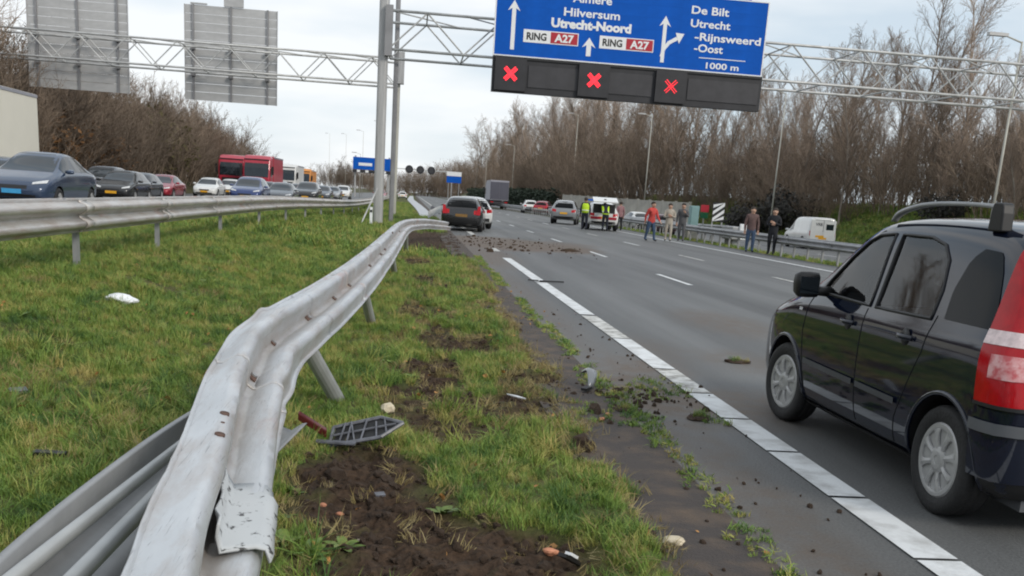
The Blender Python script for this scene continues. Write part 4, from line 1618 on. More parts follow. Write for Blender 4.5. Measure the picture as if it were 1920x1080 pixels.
g1 = thing('sign_gantry', 'galvanised lattice gantry over the closed right hand lanes carrying the blue sign', 'gantry')
column('column', g1, -1.41, 44.0, -.2, 11.5, .40, .40, M['pole'])
column('column', g1, -.93, 47.0, -.2, 11.5, .20, .28, M['sign_rib'])
column('column', g1, 29.0, 44.5, -.2, 11.0, .40, .40, M['pole'])
truss(g1, -1.2, 29.0, 43.6, 46.6, 6.95, 8.40, 2.95)
MB().box((-1.2, 43.72, 7.65), (.30, .36, 1.9)).build('end_plate', M['sign_rib'], g1)
MB().box((-1.41, 44, .02), (.7, .7, .10)).build('base_plate', M['pole'], g1)
MB().tube((-2.05, 42.6, .05), (-1.45, 43.85, 1.55), .03, n=6).build('stay', M['truss'], g1)
g2 = thing('sign_gantry', 'lattice gantry over the oncoming lanes with two grey sign backs', 'gantry')
column('column', g2, -1.07, 60.0, -.2, 8.75, .30, .34, M['pole_cream'])
column('column', g2, -27.0, 60.0, 0, 9.0, .34, .34, M['pole_cream'])
MB().box((-.90, 59.85, 8.05), (.34, .55, 1.65)).build('end_plate', M['pole'], g2)
truss(g2, -27, -1.2, 59.3, 61.3, 7.15, 8.48, 2.6)
MB().box((-1.07, 60, .0), (.6, .6, .12)).build('base_plate', M['pole_cream'], g2)
# marker post at the foot of the gantry
t = thing('marker_post', 'small white marker post standing at the foot of the gantry column', 'marker post', (-1.62, 42.0, 0))
MB().box((0, 0, .38), (.11, .09, .80)).build('post', M['plastic_white'], t)
MB().box((0, -.047, .62), (.09, .01, .10)).build('reflector', M['dark_board'], t)


def sign_back(x0, x1, z0, z1, y, n, label):
    t = thing('direction_sign', label, 'road sign', ((x0 + x1) / 2, y, z0), 0, 'backs of the oncoming road signs')
    w, h = x1 - x0, (z1 - z0) / n
    pl = MB().box((0, 0, 0), (w, .05, h * .955)).mesh('plank', M['sign_back'])
    for i in range(n):
        link('plank', pl, t, (0, random.uniform(-.004, .004), (i + .5) * h))
    for f in (-.41, 0, .40):
        MB().box((f * w, -.09, (z1 - z0) / 2), (.10, .12, z1 - z0)).build('rib', M['sign_rib'], t)
        MB().box((f * w, -.17, 1.35), (.22, .30, .16)).build('bracket', M['sign_rib'], t)
        MB().box((f * w, -.17, 2.75), (.22, .30, .16)).build('bracket', M['sign_rib'], t)
    for s in (-1, 1):
        MB().box((s * (w / 2 + .02), -.02, (z1 - z0) / 2), (.035, .10, z1 - z0)).build('frame', M['sign_back'], t)
    return t


sb1 = sign_back(-21.35, -16.05, 5.78, 10.9, 61.95, 11, 'left one of two large grey sign backs on the oncoming gantry, over the cream trailer')
sb2 = sign_back(-12.95, -7.93, 5.72, 10.75, 61.95, 11, 'right one of two large grey sign backs on the oncoming gantry, above the red lorries')
MB().box((.15, -.03, 5.35), (1.05, .2, .6)).build('top_box', M['sign_back'], sb2)
MB().box((-1.75, -.03, 5.09), (.9, .12, .08)).build('top_box', M['sign_back'], sb2)


def text_mesh(s, size, m, name='lettering', sx=1.0, depth=.004, spacing=1.0, bold=0.0):
    cu = bpy.data.curves.new(name, 'FONT')
    cu.body = s
    cu.size = size
    cu.extrude = depth
    cu.offset = bold
    cu.space_character = spacing
    cu.align_x = 'LEFT'
    cu.resolution_u = 3
    ob = bpy.data.objects.new(name, cu)
    COL.objects.link(ob)
    me = evaluated(ob)
    bpy.data.objects.remove(ob)
    me.materials.clear()
    me.materials.append(m)
    return me


def sign_text(parent, s, x, z, width, cap, y, m, bold=.012):
    """lettering with the given cap height, stretched to the given width, facing -Y"""
    me = text_mesh(s, cap / .70, m, bold=bold * cap)
    co = np.empty(len(me.vertices) * 3, np.float32)
    me.vertices.foreach_get('co', co)
    co = co.reshape(-1, 3)
    w0 = co[:, 0].max() - co[:, 0].min()
    o = link('lettering', me, parent, (x - co[:, 0].min() * width / w0, y, z))
    o.rotation_euler = (R(90), 0, 0)
    o.scale = (width / w0, 1, 1)
    return o


SX0, SX1, SZ0, SZ1, SY = 2.96, 14.06, 6.98, 9.83, 43.05
bs = thing('blue_road_sign', 'large blue overhead road sign with white place names and lane arrows', 'road sign', ((SX0 + SX1) / 2, SY, SZ0))
bs_inv = Vector((-(SX0 + SX1) / 2, -SY, -SZ0))


def at_sign(x, z, y=0.0):
    return Vector((x, SY + y, z)) + bs_inv


n = 6
pl = MB().box((0, 0, 0), (SX1 - SX0 - .09, .07, (SZ1 - SZ0 - .09) / n - .002)).mesh('panel', M['blue'])
for i in range(n):
    link('panel', pl, bs, at_sign((SX0 + SX1) / 2, SZ0 + .045 + (SZ1 - SZ0 - .09) * (i + .5) / n, .035))
for z in (SZ0 + .02, SZ1 - .02):
    MB().box(at_sign((SX0 + SX1) / 2, z, .03), (SX1 - SX0, .09, .05)).build('border', M['white_sign'], bs)
for x in (SX0 + .02, SX1 - .02):
    MB().box(at_sign(x, (SZ0 + SZ1) / 2, .03), (.05, .088, SZ1 - SZ0 - .09)).build('border', M['white_sign'], bs)
MB().box(at_sign(9.9, SZ1 + .42, .2), (6.9, .10, .75)).build('top_panel', M['blue'], bs)
MB().box(at_sign(8.2, SZ1 + .12, .12), (3.3, .05, .16)).build('lamp_rail', M['sign_back'], bs)
for s, x, z, w, cap in [('Almere', 6.02, 9.20, 1.58, .30), ('Hilversum', 5.70, 8.67, 2.27, .30), ('Utrecht-Noord', 5.22, 8.22, 3.25, .32),
                        ('De Bilt', 10.87, 9.16, 1.55, .29), ('Utrecht', 10.88, 8.66, 1.65, .29), ('-Rijnsweerd', 11.10, 8.17, 2.76, .29), ('-Oost', 11.12, 7.74, 1.2, .29), ('1000 m', 11.68, 7.13, 1.38, .23)]:
    o = sign_text(bs, s, x + bs_inv.x, z + bs_inv.z, w, cap, -.008, M['white_sign'], bold=.07 if s == 'Utrecht-Noord' else .03)
MB().box(at_sign(12.33, 7.52, -.004), (1.95, .008, .03)).build('divider', M['white_sign'], bs)
for x in (4.14, 7.22):
    MB().box(at_sign(x + .53, 7.80, -.006), (1.06, .012, .48)).build('route_shield', M['white_sign'], bs)
    MB().box(at_sign(x + 1.64, 7.80, -.006), (1.16, .012, .48)).build('route_shield', M['white_sign'], bs)
    MB().box(at_sign(x + 1.64, 7.80, -.014), (1.09, .008, .41)).build('route_shield', M['red_sign'], bs)
    sign_text(bs, 'RING', x + .13 + bs_inv.x, 7.67 + bs_inv.z, .80, .26, -.018, M['black_text'], .04)
    sign_text(bs, 'A27', x + 1.25 + bs_inv.x, 7.66 + bs_inv.z, .78, .28, -.024, M['white_sign'], .05)


def arrow(x, z0, z1, w, hw, hh):
    poly = [(x - w / 2, z0), (x + w / 2, z0), (x + w / 2, z1 - hh * .75), (x + hw, z1 - hh), (x, z1), (x - hw, z1 - hh), (x - w / 2, z1 - hh * .75)]
    poly = [(p[0] + bs_inv.x, p[1] + bs_inv.z) for p in poly]
    MB().prism(poly, 'y', -.012, -.001).build('arrow', M['white_sign'], bs)


arrow(3.71, 7.24, 9.08, .16, .25, .40)
arrow(6.80, 7.22, 7.92, .19, .28, .38)
arrow(9.84, 7.22, 8.98, .15, .24, .40)
cv = [(9.80, 7.45), (9.86, 7.72), (10.05, 7.98), (10.36, 8.16)]
mb = MB()
for i in range(3):
    a, b = Vector((*cv[i], 0)), Vector((*cv[i + 1], 0))
    d = (b - a).normalized()
    nrm = Vector((-d.y, d.x, 0)) * .07
    q = [a - nrm - d * .02, b - nrm + d * .02, b + nrm + d * .02, a + nrm - d * .02]
    mb.prism([(p.x + bs_inv.x, p.y + bs_inv.z) for p in q], 'y', -.0135 - .001 * i, -.002)
tip = [(10.66, 8.36), (10.30, 8.38), (10.38, 8.18), (10.47, 7.98)]
mb.prism([(p[0] + bs_inv.x, p[1] + bs_inv.z) for p in tip], 'y', -.0175, -.003)
mb.build('arrow', M['white_sign'], bs)

DY = 42.85
db = thing('lane_signal_board', 'dark lane signal board under the blue sign showing three lit red crosses', 'signal board', (8.5, DY, 5.60))
off = Vector((-8.5, -DY, -5.60))
MB().box(Vector((8.52, DY + .25, 6.285)) + off, (11.1, .36, 1.36)).build('housing', M['dark_board'], db)
for x0, x1 in ((4.42, 6.44), (7.72, 9.50), (10.98, 13.95)):
    MB().box(Vector(((x0 + x1) / 2, DY + .06, 6.26)) + off, (x1 - x0, .05, .82)).build('text_panel', M['dark_panel'], db)
for x in (3.69, 7.07, 10.24):
    b = MB().box(Vector((x, DY - .02, 6.27)) + off, (1.26, .18, 1.22)).build('signal_module', M['dark_board'], db)
    mb = MB()
    for s in (-1, 1):
        for k in range(-5, 6):
            for q in (-.045, .045):
                a = R(45) * s
                cx, cz = math.cos(a) * k * .058 - math.sin(a) * q, math.sin(a) * k * .058 + math.cos(a) * q
                mb.tube((x + cx, DY - .135 - .001 * (s > 0), 6.29 + cz), (x + cx, DY - .11, 6.29 + cz), (.038 if x < 10 else .022), n=8)
    for i in range(len(mb.v)):
        mb.v[i] = tuple(Vector(mb.v[i]) + off)
    mb.build('red_cross', M['led_red'], b)
MB().box(Vector((8.52, DY + .16, 6.90)) + off, (11.0, .30, .07)).build('lower_hood', M['black'], db)


# ------------------------------------------------------------------ lamp posts, far signs, wall, chevrons
def lamp_post(x, y, h, label, group, r=.085, arm=.8, side=-1):
    z = float(hgt(x, y))
    t = thing('lamp_post', label, 'lamp post', (x, y, z - .1), 0, group)
    MB().tube((0, 0, 0), (0, 0, h), r, r * .55, 8).build('pole', M['pole_cream'], t, smooth=True)
    MB().tube((0, 0, h - .05), (side * arm, 0, h + .18), r * .5, r * .4, 6).build('arm', M['pole_cream'], t)
    mb = MB().box((side * (arm + .35), 0, h + .20), (.85, .24, .13))
    mb.build('lamp_head', M['sign_back'], t)
    return t


LPG = 'lamp posts along the slip road'
for (x, y, h), lab in zip([(25.6, 44.0, 9.8), (27.9, 79.0, 11.0), (25.8, 115, 11.5), (24.5, 160, 12.5), (20.3, 215, 12), (17.3, 252, 12)],
                          ['tall pale lamp post rising behind the roof of the black car', 'tall pale lamp post behind the two people by the guardrail', 'tall pale lamp post rising behind the noise wall above the red coat',
                           'tall thin lamp post rising above the silver car with people beside it', 'tall thin lamp post rising behind the grey lorry', 'tall thin lamp post just left of the tree row, behind the grey lorry']):
    lamp_post(x, y, h, lab, LPG, r=.075)
for x, y, h, lab in [(-10.0, 300, 20, 'thin far lamp post left of the gantry column, tallest of the far ones'), (-11.5, 240, 14, 'thin far lamp post standing between the far blue sign and the orange lorry'),
                     (-21, 330, 17, 'faint far lamp post above the orange lorry'), (-30, 380, 18, 'faint far lamp post above the white lorry'), (-9.5, 190, 7.5, 'short far mast at the end of the queue beside the far blue sign')]:
    lamp_post(x, y, h, lab, 'far lamp posts beyond the queue', r=.06)

fs = thing('far_gantry_sign', 'small far blue overhead sign behind the gantry columns', 'road sign', (-7.4, 190, 0))
MB().box((0, 0, 5.9), (6.8, .15, 2.1)).build('panel', M['blue'], fs)
MB().box((-1.2, -.1, 5.75), (2.4, .02, .5)).build('text_block', M['white_sign'], fs)
MB().box((0, -.05, 4.55), (6.8, .3, .55)).build('signal_bar', M['dark_board'], fs)
for x in (-2.4, -.9, 2.2):
    MB().box((x, -.21, 4.55), (.55, .02, .4)).build('signal_face', M['white_sign'], fs)
for x in (-3.0, 3.0):
    MB().tube((x, .5, 0), (x, .5, 7.2), .16, n=8).build('column', M['pole'], fs)
MB().box((0, .5, 6.2), (6.6, .35, .35)).build('beam', M['truss'], fs)
hz = thing('far_signal_gantry', 'far thin gantry with three round dark lane signals', 'gantry', (1.4, 230, 0))
for x in (-2.35, .05, 2.45):
    MB().tube((x, -.12, 6.3), (x, .12, 6.3), .85, n=20).build('round_signal', M['dark_board'], hz)
    MB().tube((x, -.14, 6.3), (x, -.125, 6.3), .5, n=16).build('signal_face', M['dark_panel'], hz)
MB().box((0, .3, 6.3), (14, .18, .18)).build('beam', M['truss'], hz)
for x in (-7, 7):
    MB().tube((x, .3, 0), (x, .3, 6.4), .12, n=8).build('column', M['pole'], hz)
b2 = thing('far_blue_sign', 'far blue and white direction sign on two posts right of the crashed cars', 'road sign', (7.7, 200, 0))
MB().box((0, 0, 4.3), (2.8, .1, 1.2)).build('panel', M['blue'], b2)
MB().box((0, 0, 5.35), (2.8, .1, .8)).build('panel', M['white_sign'], b2)
for x in (-1, 1):
    MB().tube((x, .15, 0), (x, .15, 5.6), .07, n=8).build('post', M['pole'], b2)

# noise wall of concrete panels between posts
wa, wb = Vector((27.3, 101.0, 0)), Vector((20.7, 143.0, 0))
nw = thing('noise_wall', 'low beige concrete noise wall beyond the guardrail behind the bystanders', 'wall', (0, 0, 0))
dv = wb - wa
N = 12
ang = math.atan2(dv.y, dv.x)
L = dv.length / N
pm = MB().box((0, 0, 0), (L - .16, .16, 1.28)).mesh('panel', M['concrete'])
for i in range(N + 1):
    p = wa + dv * (i / N)
    z = float(hgt(p.x, p.y))
    MB().box((p.x, p.y, z + 1.22), (.20, .22, 2.84), Matrix.Rotation(ang, 3, 'Z')).build('post', M['concrete'], nw)
    if i < N:
        p = wa + dv * ((i + .5) / N)
        for k in range(2):
            o = link('panel', pm, nw, (p.x, p.y, z + .62 + k * 1.29), ang)

ch = thing('chevron_board', 'board with slanted black and white stripes at the nose of the gore', 'road sign', (15.45, 51.6, float(hgt(15.45, 51.6))))
MB().box((0, .03, 1.53), (.60, .05, .96)).build('panel', M['black'], ch)
mb = MB()
for k in range(-1, 3):
    z = 1.06 + k * .33
    q = [(-.29, z), (-.29, z + .165), (.29, z + .61), (.29, z + .445)]
    q = [(x, min(2.0, max(1.06, zz))) for x, zz in q]
    if abs(q[0][1] - q[1][1]) + abs(q[2][1] - q[3][1]) > .05:
        mb.prism(q, 'y', -.012, .004)
mb.build('stripe', M['white_sign'], ch)
for x in (-.25, .25):
    MB().box((x, .09, .7), (.06, .06, 1.5)).build('post', M['pole'], ch)
rg = thing('red_green_sign', 'small red over green panel sign left of the chevron board', 'road sign', (14.95, 52.4, float(hgt(14.95, 52.4))))
MB().box((0, 0, 1.62), (.42, .05, .36)).build('panel', M['red_sign'], rg)
MB().box((0, 0, 1.28), (.40, .05, .29)).build('panel', M['green'], rg)
MB().tube((0, .06, 0), (0, .06, 1.78), .035, n=8).build('post', M['pole'], rg)
cb = thing('roadside_cabinet', 'pale teal roadside cabinet at the right end of the noise wall', 'cabinet', (15.25, 55.5, float(hgt(15.25, 55.5))))
bevel(MB().box((0, 0, 1.15), (.46, .5, 1.2)).build('housing', M['teal'], cb), .03)
MB().box((0, -.26, 1.15), (.38, .02, 1.1)).build('door', M['teal'], cb)
MB().box((0, 0, .25), (.6, .55, .5)).build('base', M['concrete'], cb)
cu = thing('crash_cushion', 'low white ended crash cushion in front of the gore guardrail', 'crash cushion', (15.6, 49.4, float(hgt(15.6, 49.4))))
bevel(MB().box((0, 0, .62), (.62, 1.7, .62)).build('body', M['rail_grey'], cu), .05)
bevel(MB().box((.22, -.88, .70), (.34, .12, .75)).build('nose', M['plastic_white'], cu), .04)
MB().box((0, 0, .16), (.3, 1.3, .32)).build('foot', M['rail_grey'], cu)


# ------------------------------------------------------------------ vehicles
PROFILES = {   # x (of 1), underside, half width (of 1), shoulder, roof line, roof half width (of 1); heights of 1
    'hatch': [(0, .30, .74, .42, .45, .68), (.012, .22, .88, .52, .56, .76), (.035, .17, .95, .62, .68, .74), (.10, .14, .99, .65, .86, .66), (.16, .14, 1, .655, .95, .64), (.24, .14, 1, .655, .985, .64), (.42, .14, 1, .65, 1.0, .64),
              (.54, .14, 1, .645, .97, .66), (.71, .14, 1, .635, .67, .80), (.84, .14, .99, .575, .60, .78), (.94, .16, .93, .49, .52, .72), (.98, .18, .84, .42, .46, .62), (1, .26, .70, .36, .38, .52)],
    'sedan': [(0, .32, .72, .50, .53, .66), (.012, .24, .86, .58, .64, .74), (.04, .17, .94, .63, .70, .76), (.12, .14, .99, .655, .73, .72), (.20, .14, 1, .66, .84, .67), (.30, .14, 1, .66, .965, .64), (.42, .14, 1, .655, 1.0, .63),
              (.52, .14, 1, .65, .985, .64), (.60, .14, 1, .645, .88, .68), (.73, .14, 1, .63, .665, .80), (.86, .14, .985, .555, .585, .78), (.95, .16, .91, .46, .50, .68), (.985, .18, .82, .40, .43, .58), (1, .24, .68, .33, .35, .48)],
    'suv': [(0, .32, .78, .44, .47, .70), (.012, .24, .90, .54, .60, .78), (.035, .20, .96, .62, .72, .76), (.08, .18, .99, .65, .88, .68), (.14, .18, 1, .655, .96, .66), (.24, .18, 1, .655, .99, .66), (.42, .18, 1, .65, 1.0, .66),
            (.55, .18, 1, .645, .975, .67), (.70, .18, 1, .635, .675, .82), (.84, .18, .99, .59, .62, .80), (.94, .19, .94, .53, .56, .74), (.98, .21, .86, .45, .49, .66), (1, .28, .72, .38, .40, .56)],
    'van': [(0, .20, .90, .50, .96, .80), (.012, .16, .97, .55, .985, .82), (.04, .14, 1, .56, 1.0, .83), (.20, .13, 1, .56, 1.0, .83), (.45, .13, 1, .56, 1.0, .83), (.56, .13, 1, .56, .985, .82),
            (.63, .13, 1, .55, .93, .80), (.78, .13, 1, .53, .60, .84), (.88, .13, .98, .50, .53, .80), (.95, .14, .93, .44, .47, .74), (.985, .16, .84, .38, .41, .66), (1, .22, .72, .32, .34, .56)],
}


def body_rings(st, L, W, H, crown=.02):
    rings = []
    for x, zb, hw, zs, zt, ht in st:
        X, b, w, s, t, r = x * L, zb * H, hw * W / 2, zs * H, zt * H, ht * W / 2
        s = min(s, t - .004)
        half = [(.0, b), (w * .80, b), (w * .955, b + .05 * H * .8), (w * .995, b + (s - b) * .35), (w, b + (s - b) * .68), (w * .985, s - .035), (w * .955, s),
                (w * .955 + (r - w * .955) * .5, s + (t - s) * .5), (r + (w * .955 - r) * .10, t - (t - s) * .10), (r * .90, t - .004), (r * .5, t + crown * .7), (0, t + crown)]
        ring = [(X, y, z) for y, z in half] + [(X, -y, z) for y, z in reversed(half[1:-1])]
        rings.append(ring)
    return rings


def resample(st, xs):
    a = np.array(st)
    return [tuple([x] + [float(np.interp(x, a[:, 0], a[:, k])) for k in range(1, 6)]) for x in xs]


def body_mesh(st, L, W, H, m, levels=1, arches=None, name='body', cutters=()):
    mb = MB()
    mb.loft(body_rings(st, L, W, H))
    ob = mb.build(name, [m, M['black']], None, smooth=True)
    sb = ob.modifiers.new('sub', 'SUBSURF')
    sb.levels = sb.render_levels = levels
    plain = evaluated(ob)
    bvh = BVHTree.FromPolygons([v.co.copy() for v in plain.vertices], [tuple(p.vertices) for p in plain.polygons])
    tmp = []
    if arches:
        for ax, az, ar in arches:
            for s in (-1, 1):
                c = MB().tube((ax, s * (W / 2 - .24), az), (ax, s * (W / 2 + .3), az), ar, n=40).build('arch_cutter', M['black'])
                tmp.append(c)
    for poly in cutters:
        tmp.append(MB().prism(poly, 'y', -W, W).build('window_cutter', M['black']))
    for c in tmp:
        bo = ob.modifiers.new('cut', 'BOOLEAN')
        bo.operation = 'DIFFERENCE'
        bo.object = c
        bo.solver = 'EXACT'
        bo.material_mode = 'TRANSFER'
    me = evaluated(ob)
    for c in tmp:
        bpy.data.objects.remove(c)
    bpy.data.objects.remove(ob)
    me.name = name
    me.polygons.foreach_set('use_smooth', [True] * len(me.polygons))
    me.set_sharp_from_angle(angle=R(35))
    return me, bvh


def patch(bvh, pts, d, off=.004, skirt=True):
    """grid of ray origins (nu x nv) shot along d onto the body; returns an MB lying just proud of it"""
    d = Vector(d) if not callable(d) else d
    rows = []
    for row in pts:
        out = []
        for p in row:
            p = Vector(p)
            dd = d(p) if callable(d) else d
            loc, nor, _, _ = bvh.ray_cast(p, dd)
            if loc is None:
                loc, nor, _, _ = bvh.find_nearest(p)
            if nor.dot(dd) > 0:
                nor = -nor
            out.append(loc + nor * off)
        rows.append(out)
    nv, nu = len(rows), len(rows[0])
    mb = MB()
    mb.add([p for r in rows for p in r], [(j * nu + i, j * nu + i + 1, (j + 1) * nu + i + 1, (j + 1) * nu + i) for j in range(nv - 1) for i in range(nu - 1)])
    return mb


def side_patch(bvh, x0, x1, lo, hi, sgn, nu=8, nv=5, off=.004, W=2.0):
    """panel between curves z = lo(x) and z = hi(x) on the car's side"""
    pts = []
    for j in range(nv):
        v = j / (nv - 1)
        row = []
        for i in range(nu):
            x = x0 + (x1 - x0) * i / (nu - 1)
            row.append((x, sgn * (W / 2 + .5), lo(x) + (hi(x) - lo(x)) * v))
        pts.append(row)
    return patch(bvh, pts, (0, -sgn, 0), off)


def poly_fn(P):
    xs = [p[0] for p in P]
    zs = [p[1] for p in P]
    if xs[0] > xs[-1]:
        xs, zs = xs[::-1], zs[::-1]
    return lambda x: float(np.interp(x, xs, zs))


def wheel_meshes(r, w, spokes=7):
    tyre = MB().lathe([(r * .62, -w / 2), (r * .90, -w / 2), (r * .985, -w * .36), (r, -w * .2), (r, w * .2), (r * .985, w * .36), (r * .90, w / 2), (r * .62, w / 2), (r * .60, w * .3), (r * .6, -w * .3), (r * .62, -w / 2)], 'y', 28).mesh('tyre', M['rubber'], smooth=True)
    rim = MB()
    rim.lathe([(r * .64, -w * .44), (r * .66, w * .42), (r * .60, w * .46), (r * .56, w * .36), (.01, w * .30)], 'y', 24, k=1)
    rim.lathe([(r * .64, w * .40), (r * .65, w * .47), (r * .60, w * .48), (r * .57, w * .41)], 'y', 24)
    rim.lathe([(r * .18, w * .30), (r * .16, w * .47), (.005, w * .49)], 'y', 14)
    for i in range(spokes):
        a = 2 * math.pi * i / spokes
        rot = Matrix.Rotation(a, 3, 'Y')
        vs = [(r * .12, w * .43, -r * .07), (r * .60, w * .40, -r * .10), (r * .60, w * .40, r * .10), (r * .12, w * .43, r * .07)]
        vs = vs + [(x, y + .018, z) for x, y, z in vs]
        vs = [rot @ Vector(p) for p in vs]
        rim.add(vs, [(3, 2, 1, 0), (4, 5, 6, 7), (0, 1, 5, 4), (1, 2, 6, 5), (2, 3, 7, 6), (3, 0, 4, 7)])
    return tyre, rim.mesh('rim', [M['rim'], M['black']])


def add_wheels(t, axles, track, r, w, steer=0.0, spokes=7, meshes=None):
    ty, rm = meshes or wheel_meshes(r, w, spokes)
    for k, ax in enumerate(axles):
        for s in (1, -1):
            e = link('wheel', ty, t, (ax, s * (track - w / 2), r))
            e.rotation_euler = (0, random.uniform(0, 1), (0 if s > 0 else math.pi) + (steer if k else 0))
            link('rim', rm, e)


CARS = {}


def build_car(kind, L, W, H, pm, rails=False, plate='plate_yellow', lights_on=False):
    """origin on the ground below the middle of the car, front towards +x"""
    t = bpy.data.objects.new('parked_car', None)
    COL.objects.link(t)
    st = PROFILES[kind]
    wr = .32 if kind in ('hatch', 'sedan') else .35
    ax = (.19 * L, .80 * L) if kind != 'van' else (.20 * L, .79 * L)
    me, bvh = body_mesh(st, L, W, H, pm, 1, [(a, wr, wr + .055) for a in ax])
    hold = bpy.data.objects.new('car_shell', None)
    parts = []

    def put(name, mb_or_me, m=None, parent=None, smooth=True):
        if isinstance(mb_or_me, MB):
            mb_or_me = mb_or_me.mesh(name, m, smooth)
        o = link(name, mb_or_me, parent or t)
        if parent is None:
            o.location = (-L / 2, 0, 0)
        parts.append(o)
        return o

    put('body', me)
    a = np.array(st)
    zt = lambda x: float(np.interp(x / L, a[:, 0], a[:, 4])) * H
    zs = lambda x: float(np.interp(x / L, a[:, 0], a[:, 3])) * H
    # roof run
    roof = [x for x in np.linspace(0, L, 80) if zt(x) > .955 * H]
    xr0, xr1 = roof[0], roof[-1]
    base_f = max(x for x in np.linspace(0, L, 160) if zt(x) - zs(x) > .05 * H)
    base_r = min(x for x in np.linspace(0, L, 160) if zt(x) - zs(x) > .09 * H)
    zf = zs(base_f) + .03
    # windscreen, rear window
    gl = M['glass_blue']
    pts = [[(L + 1, y * (W / 2) * (.74 - .12 * v), zf + .015 + (H * .955 - zf) * v) for y in np.linspace(-1, 1, 9)] for v in np.linspace(0, 1, 6)]
    put('windscreen', patch(bvh, pts, (-1, 0, 0)), gl)
    zr = zs(base_r) + .06 * H
    pts = [[(-1, y * (W / 2) * (.70 - .10 * v), zr + (H * .93 - zr) * v) for y in np.linspace(-1, 1, 9)] for v in np.linspace(0, 1, 5)]
    put('rear_window', patch(bvh, pts, (1, 0, 0)), M['glass_dark'])
    # side windows
    if kind == 'van':
        cuts = [(.60 * L, .735 * L)]
    else:
        mid = (xr0 + xr1) / 2 + .05 * L
        cuts = [(base_r + .10 * L, mid - .03), (mid + .03, base_f - .035 * L)]
    for x0, x1 in cuts:
        for s in (1, -1):
            lo = lambda x: zs(x) + .035
            hi = lambda x: max(zs(x) + .045, zs(x) + (zt(x) - zs(x)) * .84)
            put('side_window', side_patch(bvh, x0, x1, lo, hi, s, 9, 5, .005, W), M['glass_blue'])
    # lights
    nose = zs(.95 * L)
    hl = (.50 if kind == 'suv' else .455) * H
    for s in (1, -1):
        pts = [[(L + 1, s * W / 2 * (.52 + .34 * u), hl - .03 + (.055 + .03 * u) * v + .05 * u) for u in np.linspace(0, 1, 5)] for v in np.linspace(0, 1, 4)]
        put('headlight', patch(bvh, pts, (-1, 0, 0), .008), M['lamp_clear'])
        if kind == 'van':
            pts = [[(-1, s * W / 2 * (.80 + .10 * u), .42 * H + .30 * v) for u in np.linspace(0, 1, 4)] for v in np.linspace(0, 1, 4)]
        else:
            pts = [[(-1, s * W / 2 * (.58 + .30 * u), .50 * H + .16 * v + .04 * u) for u in np.linspace(0, 1, 5)] for v in np.linspace(0, 1, 4)]
        put('tail_light', patch(bvh, pts, (1, 0, 0), .008), M['lamp_red'])
        mb = MB()
        mx0 = base_f - .06 * L
        mb.loft([[(mx0 + dx * sc, s * (W * .47 + .10 + dy), zs(mx0) + .06 + dz * sc) for dx, dz in ((-.05, -.05), (.05, -.06), (.07, .03), (-.04, .07))] for dy, sc in ((-.10, .55), (-.02, 1), (.10, .95), (.13, .6))])
        ob = put('mirror', mb, pm)
    pts = [[(L + 1, y * W / 2 * .40, .36 * H + .09 * v) for y in np.linspace(-1, 1, 7)] for v in np.linspace(0, 1, 3)]
    put('grille', patch(bvh, pts, (-1, 0, 0), .005), M['black'])
    pts = [[(L + 1, y * W / 2 * .62, .20 * H + .11 * v) for y in np.linspace(-1, 1, 9)] for v in np.linspace(0, 1, 3)]
    put('lower_grille', patch(bvh, pts, (-1, 0, 0), .005), M['black'])
    put('number_plate', MB().box((L + .012, 0, .315 * H), (.02, .50, .115)), M[plate], smooth=False)
    put('rear_plate', MB().box((.0 if kind != 'van' else -.012, 0, .46 * H if kind != 'van' else .36 * H), (.04, .50, .115)), M[plate], smooth=False)
    pts = [[(-1, y * W / 2 * .74, .24 * H + .14 * v) for y in np.linspace(-1, 1, 9)] for v in np.linspace(0, 1, 3)]
    put('bumper_trim', patch(bvh, pts, (1, 0, 0), .006), M['black'])
    if rails:
        for s in (1, -1):
            put('roof_rail', MB().tube((xr0 + .1, s * W * .31, H + .05), (xr1 - .1, s * W * .31, H + .05), .02, n=6), M['rail_grey'])
    ty, rm = wheel_meshes(wr, .21)
    for k, x in enumerate(ax):
        for s in (1, -1):
            e = link('wheel', ty, t, (x - L / 2, s * (W / 2 - .115), wr))
            e.rotation_euler = (0, 0, 0 if s > 0 else math.pi)
            link('rim', rm, e)
    return t


def car(kind, dims, colour, x, y, heading, label, group=None, plate='plate_yellow', rails=False, z=None, name='car', cat='car'):
    """heading in degrees: 0 = towards +X, 90 = away from the camera"""
    key = (kind, dims, plate, rails)
    if key not in CARS:
        t = build_car(kind, *dims, P[colour], rails, plate)
        CARS[key] = (t, colour)
    else:
        src, c0 = CARS[key]
        t = copy_tree(src)
        if c0 != colour:
            for ch in t.children:
                if ch.name.split('.')[0] in ('body', 'mirror'):
                    ch.data = ch.data.copy()
                    ch.data.materials[0] = P[colour]
    t.name = name
    t.location = (x, y, float(hgt(x, y)) if z is None else z)
    t.rotation_euler = (0, 0, R(heading))
    for k in ('label', 'category', 'group'):
        if k in t:
            del t[k]
    return tag(t, label, cat, group)


